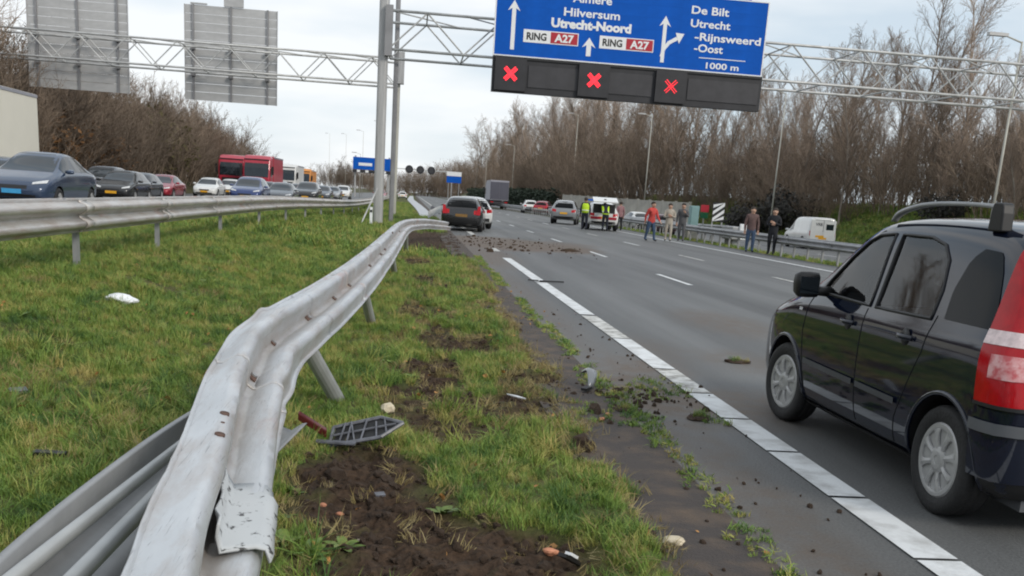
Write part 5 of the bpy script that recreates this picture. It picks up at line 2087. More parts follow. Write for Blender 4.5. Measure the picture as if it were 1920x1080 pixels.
HB, SD, SU, VN = (4.25, 1.78, 1.46), (4.70, 1.84, 1.45), (4.55, 1.86, 1.64), (4.4, 1.80, 1.90)
Q = 'cars queuing on the oncoming carriageway'
TS = (4.75, 1.92, 1.60)
car('sedan', TS, 'navy', -10.70, 31.6, -90, 'slate blue sedan with a light blue number plate at the front of the queue', Q, 'plate_blue')
car('hatch', HB, 'navy', -13.6, 35.9, -90, 'blue grey car cut off by the left edge behind the slate blue sedan', Q)
car('hatch', HB, 'charcoal', -13.75, 51.6, -90, 'dark hatchback directly behind the slate blue sedan', Q)
car('hatch', HB, 'dark', -14.75, 58.5, -90, 'dark grey car half hidden behind the dark hatchback', Q)
car('suv', SU, 'dark', -15.6, 55.0, -90, 'dark car mostly hidden between the slate blue sedan and the dark hatchback', Q)
car('sedan', SD, 'red', -14.85, 64.5, -90, 'crimson red saloon with a yellow plate in the middle of the queue', Q)
car('hatch', HB, 'white', -15.0, 79.5, -90, 'white hatchback between the crimson saloon and the red lorries', Q)
car('hatch', HB, 'white', -15.6, 92.0, -90, 'white car half hidden behind the deep blue suv', Q)
car('suv', SU, 'blue', -9.65, 63.8, -90, 'deep blue suv with an orange yellow plate in the nearest lane', Q)
car('sedan', SD, 'grey', -8.6, 70.5, -90, 'grey saloon next to the deep blue suv, nearest lane', Q)
car('hatch', HB, 'dark', -9.9, 92.0, -90, 'dark car behind the grey saloon', Q)
car('suv', SU, 'charcoal', -8.1, 82.5, -90, 'charcoal suv right of the grey saloon, nearest the rail', Q)
car('hatch', HB, 'grey', -8.3, 98.0, -90, 'grey car behind the charcoal suv near the end of the rail', Q)
car('hatch', HB, 'silver', -11.2, 104.0, -90, 'silver car far back in the queue left of the charcoal suv', Q)
car('sedan', SD, 'silver', -8.4, 112.0, -90, 'silver car at the far end of the queue beside the far mast', Q)
car('hatch', HB, 'dark', -11.4, 121.0, -90, 'dark car far back in the queue in front of the white lorry', Q)
car('suv', SU, 'silver', -14.4, 116.0, -90, 'silver car far back in the queue left of the white lorry', Q)
car('hatch', HB, 'silver', -12.4, 88.0, -90, 'silver hatchback behind the deep blue suv, left of the charcoal hatchback', Q)
car('hatch', HB, 'charcoal', -11.3, 83.0, -90, 'charcoal hatchback tucked behind the deep blue suv and the grey saloon', Q)
car('sedan', SD, 'dark', -14.6, 105.0, -90, 'dark saloon in front of the right red lorry', Q)
car('suv', SU, 'white', -8.3, 127.0, -90, 'white suv at the far end of the nearest lane', Q)
car('hatch', HB, 'red', -4.6, 150.0, -90, 'red car far off under the far blue sign', Q)
car('hatch', HB, 'white', -2.0, 210.0, 90, 'white car far down the closed carriageway right of the gantry', 'far cars down the carriageway')


def lorry(x, y, heading, cabm, boxm, label, group, H=3.95, L=13.5, name='lorry', cab=True, rear=None, rear_lights=True):
    t = thing(name, label, 'lorry', (x, y, float(hgt(x, y))), R(heading), group)
    # box with roof cap and frame edges; front of the vehicle towards +x, origin under its nose
    w = 2.5
    off = -2.5 if cab else 0
    bevel(MB().box((off - L / 2, 0, 1.15 + (H - 1.15) / 2), (L, w, H - 1.15)).build('trailer_box', boxm, t), .05)
    for s in (1, -1):
        MB().box((off - L / 2, s * (w / 2 + .012), H - .08), (L - .1, .03, .12)).build('box_trim', M['trailer_grey'], t)
        MB().box((off - L * .45, s * (w / 2 - .06), .72), (L * .4, .05, .6)).build('side_guard', M['dark_panel'], t)
    for s in (1, -1):
        MB().box((off - L - .012, s * w * .245, 1.22 + (H - 1.4) / 2), (.03, w * .485, H - 1.5)).build('rear_door', rear or boxm, t)
    MB().box((off - L + .05, 0, .85), (.14, 2.3, .28)).build('rear_bumper', M['dark_panel'], t)
    for s in (1, -1):
        MB().box((off - L - .03, s * .95, .92), (.04, .4, .14)).build('tail_light', M['lamp_red'], t)
    xs = [off - L + 1.6, off - L + 2.9, off - L + 4.2] + ([-1.3, -4.9] if cab else [off - 1.0])
    ty, rm = wheel_meshes(.50, .34, 6)
    for x_ in xs:
        for s in (1, -1):
            e = link('wheel', ty, t, (x_, s * 1.08, .50))
            e.rotation_euler = (0, 0, 0 if s > 0 else math.pi)
            link('rim', rm, e)
    if cab:
        rings = []
        for xx, zb, zt, hw in [(-2.30, .75, 3.75, 1.22), (-2.0, .55, 3.80, 1.24), (-.9, .45, 3.72, 1.25), (-.35, .42, 3.45, 1.24), (-.12, .42, 2.6, 1.21), (0, .45, 1.75, 1.15)]:
            hh = [(.0, zb), (hw * .96, zb), (hw, zb + .15), (hw, zb + (zt - zb) * .5), (hw * .985, zt - .22), (hw * .90, zt - .03), (0, zt)]
            rings.append([(xx, yy, zz) for yy, zz in hh] + [(xx, -yy, zz) for yy, zz in reversed(hh[1:-1])])
        bevel(MB().loft(rings).build('cab', cabm, t, smooth=False), .04)
        mb = MB().loft([[(xx + .03, yy, zz) for yy, zz in ((-h, z0), (h, z0), (h, z0 + .01), (-h, z0 + .01))] for xx, z0, h in ((-.03, 1.82, 1.06), (-.125, 2.66, 1.10), (-.30, 3.14, 1.08))], closed=True)
        MB().add([(.02, -1.06, 1.84), (.02, 1.06, 1.84), (-.105, 1.09, 2.62), (-.105, -1.09, 2.62), (-.24, 1.05, 3.05), (-.24, -1.05, 3.05)], [(0, 1, 2, 3), (3, 2, 4, 5)]).build('windscreen', M['glass_blue'], t)
        for s in (1, -1):
            MB().box((-.95, s * 1.252, 2.3), (.95, .02, .75)).build('side_window', M['glass_dark'], t)
            MB().box((-.35, s * 1.42, 2.45), (.12, .20, .75)).build('mirror', M['black'], t)
            MB().box((.0, s * .88, .78), (.06, .42, .22)).build('headlight', M['lamp_clear'], t)
        MB().box((.012, 0, 1.32), (.05, 1.7, .62)).build('grille', M['black'], t)
        MB().box((.0, 0, .60), (.10, 2.36, .35)).build('bumper', cabm, t)
        MB().box((.06, 0, .58), (.02, .52, .12)).build('number_plate', M['plate_yellow'], t)
        MB().box((-.42, 0, 3.36), (.30, 2.2, .10)).build('sun_visor', M['dark_board'], t)
    return t


LG = 'lorries in the oncoming queue'
lorry(-17.5, 103.5, -90, M['truck_red'], M['truck_red'], 'left one of two red lorries side by side in the queue', LG, H=3.75, L=7)
lorry(-14.3, 98.0, -90, M['truck_red'], M['truck_red'], 'right one of two red lorries in the queue, the nearer one', LG, H=3.75, L=7)
lorry(-15.6, 131, -90, M['truck_white'], M['truck_white'], 'white lorry far back in the queue behind the grey saloon', LG, H=3.7, L=7)
lorry(-16.6, 160, -90, M['truck_orange'], M['truck_orange'], 'orange lorry at the far end of the queue', LG, H=3.6, L=7)
lorry(-16.8, 45.8 - 15.5, -90, M['truck_white'], M['trailer'], 'cream box trailer cut off by the left edge of the picture', LG, H=4.05, L=13.0, rear=M['trailer'])
lorry(11.5, 141.5 + 7.5, 90, M['trailer_grey'], M['trailer_grey'], 'grey lorry seen from behind beyond the closed lanes', None, H=3.75, L=7.2, rear=M['trailer_dark'])
# cars beyond the roadside guardrail
SG = 'cars on the slip road'
car('hatch', HB, 'white', 13.4, 119, 88, 'white car with a red car beside it in front of the far hedge', SG)
car('hatch', HB, 'red', 14.6, 115, 70, 'red car beside a white car in front of the far hedge', SG)
car('sedan', SD, 'white', 18.1, 83, 95, 'white car in front of the noise wall behind the police car', SG)
car('hatch', HB, 'maroon', 17.7, 74, 95, 'dark maroon car in front of the noise wall left of the red coat', SG)
van = car('van', VN, 'white', 24.6, 62.5, 90, 'white delivery van with a yellow plate beyond the guardrail', None, name='delivery_van', cat='van')
# lettering and rear doors of the van
for s in (1, -1):
    o = MB().box((-2.215, s * .395, 1.02), (.03, .76, 1.45)).build('rear_door', P['white'], van)
for s in (1, -1):
    MB().box((-2.232, s * .40, 1.36), (.012, .46, .34)).build('rear_door_window', M['glass_blue'], van) if s < 0 else None
me = text_mesh('VRB', .24, M['grey_cloth'], bold=.004)
o = link('lettering', me, van, (-2.236, .50, 1.42))
o.rotation_euler = (R(90), 0, R(-90))
MB().box((-2.236, .18, .80), (.01, .52, .12)).build('rear_plate', M['plate_yellow'], van)
# police and bystander vehicles on the closed lanes
car('suv', (4.45, 1.82, 1.62), 'silver', 10.75, 72.6, 78, 'silver suv parked left of the white car with its tailgate open', 'vehicles stopped on the closed lanes', rails=True)
pc = car('suv', (4.50, 1.86, 1.62), 'white', 11.25, 62.0, 86, 'white patrol car with its tailgate raised and two yellow vests beside it', 'vehicles stopped on the closed lanes')
for ch in list(pc.children):
    if ch.name.split('.')[0] == 'rear_window':
        bpy.data.objects.remove(ch)
MB().box((-2.15, 0, 1.12), (.06, 1.28, .78)).build('boot_opening', M['black'], pc)
mb = MB()
mb.box((-2.42, 0, 1.74), (1.0, 1.42, .06), Matrix.Rotation(R(-14), 3, 'Y'))
tg = mb.build('tailgate', P['white'], pc)
MB().box((-2.45, 0, 1.70), (.75, 1.2, .03), Matrix.Rotation(R(-14), 3, 'Y')).build('tailgate_glass', M['glass_dark'], tg)
for i, (a, m) in enumerate([(-.55, 'led'), (0, 'led'), (.55, 'led')]):
    MB().box((-.2, a, 1.71), (.22, .5, .09)).build('light_bar', M['blue'], pc)
for k, x in enumerate((-1.3, -.6, .1, .8)):
    for s in (1, -1):
        pass
for s in (1, -1):
    MB().box((-2.262, s * .45, .72), (.02, .62, .14)).build('rear_stripe', M['red_sign'], pc)
# crashed cars at the end of the bent rail
cc = car('hatch', (4.3, 1.78, 1.42), 'charcoal', 2.28, 45.6, 84, 'dark crashed hatchback with wide red tail lights at the end of the bent rail', 'crashed cars', 'plate_dark_yellow')
for ch in cc.children:
    if ch.name.split('.')[0] == 'tail_light':
        ch.scale = (1, 1.0, 1.0)
for s in (1, -1):
    mb = MB().loft([[(-2.16 + .02 * k + q * .02, s * (.60 + .03 * k + w_), .70 + .12 * k) for q, w_ in ((0, 0), (-.02, 0), (-.02, .17 - .03 * k), (0.06, .19 - .03 * k))] for k in range(4)])
    mb.build('tail_light', M['lamp_red'], cc)
wc = car('hatch', (4.2, 1.76, 1.44), 'white', 2.72, 50.6, 97, 'white crashed car with a crumpled corner half hidden behind the dark hatchback', 'crashed cars')
mb = MB()
r_ = random.Random(2)
for k in range(5):
    mb.box((1.9 + r_.uniform(-.1, .2), r_.uniform(-.7, .7), .5 + r_.uniform(0, .25)), (.4, .5, .04), Matrix.Rotation(r_.uniform(-1, 1), 3, 'Y') @ Matrix.Rotation(r_.uniform(-1, 1), 3, 'X'))
mb.build('crumpled_panel', P['white'], wc)
wb_ = thing('torn_bumper', 'pale torn bumper lying against the rail left of the dark crashed hatchback', 'car debris', (1.05, 46.0, .15), .5)
mb = MB()
mb.loft([[(-.35 + .14 * i, .10 * math.sin(i * .7) + dy, .25 + .06 * i + dz) for dy, dz in ((0, 0), (.08, .04), (.08, .26), (0, .30))] for i in range(6)])
mb.build('bumper_skin', M['plastic_white'], wb_, smooth=False)
MB().box((.1, .2, .62), (.5, .05, .16), Matrix.Rotation(.4, 3, 'Y')).build('bumper_insert', M['debris_grey'], wb_)


# ------------------------------------------------------------------ near black car
CL, CW, CH = 3.54, 1.578, 1.50
PX = [   # x, underside, half width, shoulder, roof line, roof half width (metres)
    (0.00, .36, .60, .60, .64, .54), (.015, .27, .70, .70, .80, .60), (.05, .21, .755, .84, .93, .62), (.12, .18, .778, .905, 1.10, .615), (.20, .17, .785, .93, 1.30, .595), (.29, .17, .788, .935, 1.43, .585),
    (.42, .17, .789, .935, 1.482, .585), (.80, .17, .789, .93, 1.505, .59), (1.30, .17, .789, .93, 1.51, .595), (1.75, .17, .789, .925, 1.495, .595), (1.98, .17, .789, .92, 1.452, .60),
    (2.20, .17, .789, .915, 1.30, .63), (2.45, .17, .788, .905, 1.115, .665), (2.66, .17, .786, .90, .965, .70), (2.80, .17, .784, .88, .925, .70), (3.10, .17, .772, .82, .865, .68),
    (3.34, .18, .735, .735, .78, .62), (3.46, .20, .67, .66, .69, .56), (3.52, .24, .58, .55, .58, .50), (3.54, .32, .48, .47, .49, .42)]
st = [(x / CL, zb / CH, hw / (CW / 2), zs / CH, zt / CH, ht / (CW / 2)) for x, zb, hw, zs, zt, ht in PX]
FW = [(2.36, .985), (2.30, 1.07), (2.12, 1.23), (1.97, 1.335), (1.86, 1.375), (1.66, 1.39), (1.60, .975)]
RW = [(1.50, .975), (1.545, 1.39), (1.20, 1.388), (1.03, 1.355), (.93, 1.28), (.87, 1.13), (.86, .985)]
RAX, FAX, WR = .515, 2.785, .285
me, bvh = body_mesh(st, CL, CW, CH, P['black'], 2, [(RAX, WR - .005, .345), (FAX, WR - .005, .345)], cutters=(FW, RW))
NB = thing('black_hatchback', 'small black five door hatchback with roof rails and a tall red tail lamp', 'car', (3.52, 4.33, 0), R(90))
link('body', me, NB)


def nput(name, mb, m, parent=None, smooth=True):
    return link(name, mb.mesh(name, m, smooth), parent or NB)


# inner cabin: floor tunnel stays black, seats and steering wheel give something to look at through the glass
for s in (1, -1):
    seat = MB()
    seat.loft([[(1.30 + dx + .10 * k, s * .36 + y, .62 + .20 * k) for dx, y in ((0, -.22), (.13, -.22), (.13, .22), (0, .22))] for k in (0, 1, 2, 3)])
    o = nput('seat', seat, M['black'], smooth=False)
    o.location = (.05, 0, 0)
    hr = MB().loft([[(1.32 + dx, s * .36 + y, z) for dx, y in ((-.05, -.13), (.06, -.12), (.06, .12), (-.05, .13))] for z in (1.13, 1.18, 1.30, 1.33)])
    nput('headrest', hr, M['black'])
mb = MB()
N_ = 24
for i in range(N_):
    a, b = 2 * math.pi * i / N_, 2 * math.pi * (i + 1) / N_
    f = lambda q: (2.12 + .06 * math.sin(q), .36 + .18 * math.cos(q), 1.00 + .16 * math.sin(q))
    mb.tube(f(a), f(b), .014, n=6)
nput('steering_wheel', mb, M['black'])


def edge_fn(P_, x0, x1, top):
    """upper or lower boundary of a window polygon as a function of x"""
    n = len(P_)

    def f(x):
        zs_ = []
        for i in range(n):
            a, b = P_[i], P_[(i + 1) % n]
            if (a[0] - x) * (b[0] - x) <= 0 and abs(a[0] - b[0]) > 1e-6:
                t = (x - a[0]) / (b[0] - a[0])
                zs_.append(a[1] + (b[1] - a[1]) * t)
        return (max if top else min)(zs_) if zs_ else P_[0][1]
    return f


def window(poly, name, m, off, sgn=1, nu=18, nv=8):
    x0, x1 = min(p[0] for p in poly) + .001, max(p[0] for p in poly) - .001
    return nput(name, side_patch(bvh, x0, x1, edge_fn(poly, x0, x1, False), edge_fn(poly, x0, x1, True), sgn, nu, nv, off, CW), m)


def grow(poly, d):
    cx, cz = sum(p[0] for p in poly) / len(poly), sum(p[1] for p in poly) / len(poly)
    return [(cx + (p[0] - cx) * (1 + d / .35), cz + (p[1] - cz) * (1 + d / .25)) for p in poly]


for s in (1, -1):
    window(FW, 'front_window', M['glass_thin'], -.004, s)
    window(RW, 'rear_door_window', M['glass_thin'], -.004, s)
    QW = [(.75, .99), (.755, 1.15), (.72, 1.30), (.64, 1.36), (.48, 1.35), (.40, 1.25), (.26, .99)]
    window(QW, 'quarter_window', M['glass_dark'], .004, s)
    # rubber frames round the door glass
    for poly in (FW, RW):
        mb = MB()
        g = grow(poly, .010)
        pts = []
        for i in range(len(g)):
            a, b = g[i], g[(i + 1) % len(g)]
            for k in range(5):
                x, z = a[0] + (b[0] - a[0]) * k / 5, a[1] + (b[1] - a[1]) * k / 5
                loc, nor, _, _ = bvh.ray_cast(Vector((x, s * 2, z)), Vector((0, -s, 0)))
                pts.append((loc if loc else Vector((x, s * .7, z))) + Vector((0, s * .001, 0)))
        mb.pipe(pts, .010, 6, closed=True)
        nput('window_seal', mb, M['black'])


def side_line(P_, r, name, m, s, n=14, push=.0):
    mb = MB()
    pts = []
    for i in range(len(P_) - 1):
        for k in range(n):
            x = P_[i][0] + (P_[i + 1][0] - P_[i][0]) * k / n
            z = P_[i][1] + (P_[i + 1][1] - P_[i][1]) * k / n
            loc, nor, _, _ = bvh.ray_cast(Vector((x, s * 2, z)), Vector((0, -s, 0)))
            if loc:
                pts.append(loc + Vector((0, s * push, 0)))
    mb.pipe(pts, r, 6)
    return nput(name, mb, m)


M['seam'] = mat('panel_gap', (.003, .003, .003), .9, 0, .1, 5)
for s in (1, -1):
    side_line([(2.47, .96), (2.50, .70), (2.42, .38), (2.38, .245)], .0035, 'door_gap', M['seam'], s)
    side_line([(1.60, .95), (1.585, .60), (1.56, .245)], .0035, 'door_gap', M['seam'], s)
    side_line([(2.38, .245), (1.56, .245), (1.05, .245)], .003, 'door_gap', M['seam'], s)
    side_line([(.80, 1.0), (.83, .80), (.92, .62), (1.03, .40), (1.05, .245)], .0035, 'door_gap', M['seam'], s)
    # rub strips, one per door
    for x0, x1 in ((1.60, 2.40), (1.03, 1.545)):
        nput('rub_strip', side_patch(bvh, x0, x1, lambda x: .475 + .01 * (x - 1), lambda x: .510 + .01 * (x - 1), s, 14, 3, .012, CW), M['rail_dark'] if 'rail_dark' in M else M['black'])
    nput('sill', side_patch(bvh, .90, 2.42, lambda x: .185, lambda x: .235, s, 12, 3, .014, CW), M['black'])
    # handles
    for hx, hz in ((1.79, .845), (1.03, .855)):
        loc, nor, _, _ = bvh.ray_cast(Vector((hx, s * 2, hz)), Vector((0, -s, 0)))
        mb = MB()
        mb.loft([[(hx - .085 + .17 * u, loc.y + s * (.006 + .028 * math.sin(math.pi * u) + dy), hz + dz) for dy, dz in ((0, -.016), (.012, -.014), (.012, .012), (0, .016))] for u in np.linspace(0, 1, 9)])
        nput('door_handle', mb, P['black'])
        mb = MB().lathe([(.001, 0), (.045, 0), (.05, .004), (.001, .006)], 'y', 20, c=(hx, 0, hz))
        mb.v = [(x, loc.y + s * (y + .001), z) for x, y, z in mb.v]
        nput('handle_cup', mb, M['black'])
    # wheel arch lips
    for ax in (RAX, FAX):
        mb = MB()
        pts = []
        for k in range(25):
            a = R(-8) + R(196) * k / 24
            x, z = ax + .352 * math.cos(a), WR - .005 + .352 * math.sin(a)
            loc, nor, _, _ = bvh.ray_cast(Vector((x, s * 2, z)), Vector((0, -s, 0)))
            if loc and z > .2:
                pts.append(loc + Vector((0, s * .002, 0)))
        mb.pipe(pts, .013, 8)
        nput('arch_lip', mb, P['black'])
    # tail lamp wrapping round the rear corner, five bands
    def corner(z0, z1, u0, u1, off, nv=5, nu=14):
        rows_ = []
        for z in np.linspace(z0, z1, nv):
            k = (z - .655) / .745
            xs_ = .225 + .12 * k
            ys_ = .56 - .03 * k
            out_ = []
            for u in np.linspace(u0, u1, nu):
                org = Vector((xs_, s * 1.2, z)).lerp(Vector((-.6, s * ys_, z)), u) + Vector((-.15, s * .15, 0)) * math.sin(math.pi * u)
                dirv = Vector((0, -s, 0)).lerp(Vector((1, 0, 0)), u).normalized()
                loc, nor, _, _ = bvh.ray_cast(org, dirv)
                if loc is None:
                    loc, nor, _, _ = bvh.find_nearest(org)
                if nor.dot(dirv) > 0:
                    nor = -nor
                out_.append(loc + nor * off)
            rows_.append(out_)
        return MB().loft(rows_, closed=False, cap=False)

    M['lamp_pink2'] = mat('lamp_white_band', (.74, .60, .60), .15, 0, .2, 22)
    tl = nput('tail_lamp', corner(.652, 1.40, 0, 1, .018, 16, 16), M['lamp_red'])
    nput('reversing_lamp', corner(.925, .992, .0, 1, .021, 3, 16), M['lamp_pink2'], tl)
    nput('fog_lamp', corner(.780, .885, .10, .62, .021, 4, 10), M['lamp_pink'], tl)
    nput('lamp_rim', corner(.645, .662, .0, 1, .022, 3, 16), M['black'], tl)
    # roof rail with its feet
    rp = [(.62, 1.485), (.66, 1.55), (.74, 1.572), (1.10, 1.580), (1.40, 1.572), (1.60, 1.548), (1.74, 1.515), (1.80, 1.475)]
    mb = MB()
    P3 = catmull([(x, s * .575, z) for x, z in rp], 6)
    mb.loft([[(p[0], p[1] + dy, p[2] + dz) for dy, dz in ((-.022, -.008), (.022, -.008), (.016, .014), (-.016, .014))] for p in P3])
    nput('roof_rail', mb, M['rail_grey'])
    for x0, x1 in ((.575, .70),):
        mb = MB()
        mb.loft([[(x, s * .575 + dy, z) for x, dy in ((x0 + g_, -.032), (x1 - g_, -.032), (x1 - g_, .032), (x0 + g_, .032))] for z, g_ in ((1.45, 0), (1.54, .008), (1.582, .018), (1.592, .035))])
        bevel(nput('rail_foot', mb, M['black'], smooth=False), .008)
    # mirror
    mb = MB()
    mb.loft([[(2.28 + dx * sc + sw, s * (.79 + y), 1.03 + dz * sc) for dx, dz in ((-.05, -.082), (-.05, .066), (-.03, .082), (.04, .068), (.06, .0), (.04, -.066), (-.02, -.088))] for y, sc, sw in ((.015, .7, .01), (.03, .95, 0), (.09, 1.0, 0), (.155, .98, -.004), (.172, .82, -.006))])
    nput('mirror', mb, M['black'])
    nput('mirror_arm', MB().tube((2.28, s * .70, .985), (2.27, s * .84, .99), .035, .03, 8), M['black'])
    nput('mirror_glass', MB().box((2.226, s * .885, 1.025), (.006, .125, .11)), M['glass_blue'], smooth=False)
    # indicator on the front wing
    pts = [[(3.9, s * (.45 + .20 * u), .62 + .16 * v + .03 * u) for u in np.linspace(0, 1, 6)] for v in np.linspace(0, 1, 4)]
    nput('headlamp', patch(bvh, pts, (-1, 0, 0), .006), M['lamp_clear'])
    nput('side_repeater', side_patch(bvh, 2.56, 2.62, lambda x: .83, lambda x: .85, s, 3, 3, .006, CW), M['lamp_clear'])
# rear face: bumper with rub strip, hatch window, plate, exhaust, tow eye
pts = [[(-1, y * .44, 1.02 + .34 * v) for y in np.linspace(-1, 1, 11)] for v in np.linspace(0, 1, 7)]
nput('rear_window', patch(bvh, pts, (1, 0, 0), .005), M['glass_dark'])


def wrap(z0, z1, off, m, name, reach=.42, nv=4):
    """band round the rear end between the two sides"""
    rows = []
    for z in np.linspace(z0, z1, nv):
        out = []
        for u in np.linspace(-1, 1, 41):
            a = u * R(104)
            org = Vector((.55, 0, z)) + Vector((-math.cos(a), math.sin(a), 0)) * 2.2
            loc, nor, _, _ = bvh.ray_cast(org, (Vector((.55, 0, z)) - org).normalized())
            if loc is None:
                loc, nor, _, _ = bvh.find_nearest(org)
            if nor.dot(org - loc) < 0:
                nor = -nor
            out.append(loc + nor * off)
        rows.append(out)
    return rows


keep = lambda rows: [[p for p in r if p.x < .165] for r in rows]
rows = wrap(.30, .635, .014, None, '')
rows = [[p for p, q in zip(r, rows[0]) if q.x < .30] for r in rows]
nput('rear_bumper', MB().loft(rows, closed=False, cap=False), P['black'])
rows = wrap(.525, .580, .028, None, '', nv=3)
rows = [[p for p, q in zip(r, rows[0]) if q.x < .26] for r in rows]
nput('bumper_strip', MB().loft(rows, closed=False, cap=False), M['grey_trim'] if 'grey_trim' in M else M['black'])
rows = wrap(.20, .30, .006, None, '')
rows = [[p for p, q in zip(r, rows[0]) if q.x < .26] for r in rows]
nput('bumper_apron', MB().loft(rows, closed=False, cap=False), M['black'])
nput('rear_plate', MB().box((-.03, 0, .80), (.03, .50, .11)), M['plate_yellow'], smooth=False)
nput('exhaust_pipe', MB().tube((.30, -.38, .22), (-.03, -.38, .21), .024, n=12), M['rail_grey'])
nput('exhaust_box', MB().box((.25, .28, .20), (.30, .52, .12)), M['grey_trim'] if 'grey_trim' in M else M['rail_grey'], smooth=False)
pts = [[(4, y * .60, 1.01 + .40 * v) for y in np.linspace(-1, 1, 11)] for v in np.linspace(0, 1, 7)]
nput('windscreen', patch(bvh, pts, (-1, 0, 0), .005), M['glass_dark'])


# wheels with silver trims: eight paddle spokes and holes between them
def trim_wheel(r, w):
    tyre = MB().lathe([(r * .64, -w / 2), (r * .88, -w * .52), (r * .96, -w * .48), (r, -w * .36), (r, -w * .15), (r * .985, -w * .13), (r, -w * .11), (r, w * .11), (r * .985, w * .13), (r, w * .15), (r, w * .36), (r * .96, w * .48),
                       (r * .88, w * .52), (r * .72, w * .50), (r * .67, w * .40), (r * .64, w * .3), (r * .64, -w / 2)], 'y', 48).mesh('tyre', M['rubber'], smooth=True)
    rim = MB()
    rim.lathe([(r * .66, w * .25), (r * .66, w * .30), (.01, w * .26)], 'y', 32, k=1)
    rim.lathe([(r * .655, w * .38), (r * .69, w * .44), (r * .66, w * .485), (r * .60, w * .49), (r * .565, w * .47), (r * .56, w * .42)], 'y', 48)
    rim.lathe([(r * .26, w * .36), (r * .25, w * .47), (r * .16, w * .52), (r * .09, w * .52), (r * .085, w * .495), (.005, w * .495)], 'y', 32)
    n = 8
    for i in range(n):
        a = 2 * math.pi * i / n
        rot = Matrix.Rotation(a, 3, 'Y')
        sec = [(r * .22, r * .050, .485), (r * .36, r * .052, .515), (r * .48, r * .068, .505), (r * .575, r * .115, .478)]
        rings = []
        for x, hw, yy in sec:
            rings.append([rot @ Vector(p) for p in ((x, w * yy - .012, -hw), (x, w * yy - .002, -hw), (x, w * yy + .004, 0), (x, w * yy - .002, hw), (x, w * yy - .012, hw))])
        rim.loft(rings)
    return tyre, rim.mesh('wheel_trim', [M['rim'], M['black']], smooth=False)


ty, rm = trim_wheel(WR, .17)
for ax, st_ in ((RAX, 0), (FAX, R(7))):
    for s in (1, -1):
        e = link('wheel', ty, NB, (ax, s * .685, WR))
        e.rotation_euler = (0, .3, (0 if s > 0 else math.pi) + st_)
        link('wheel_trim', rm, e)


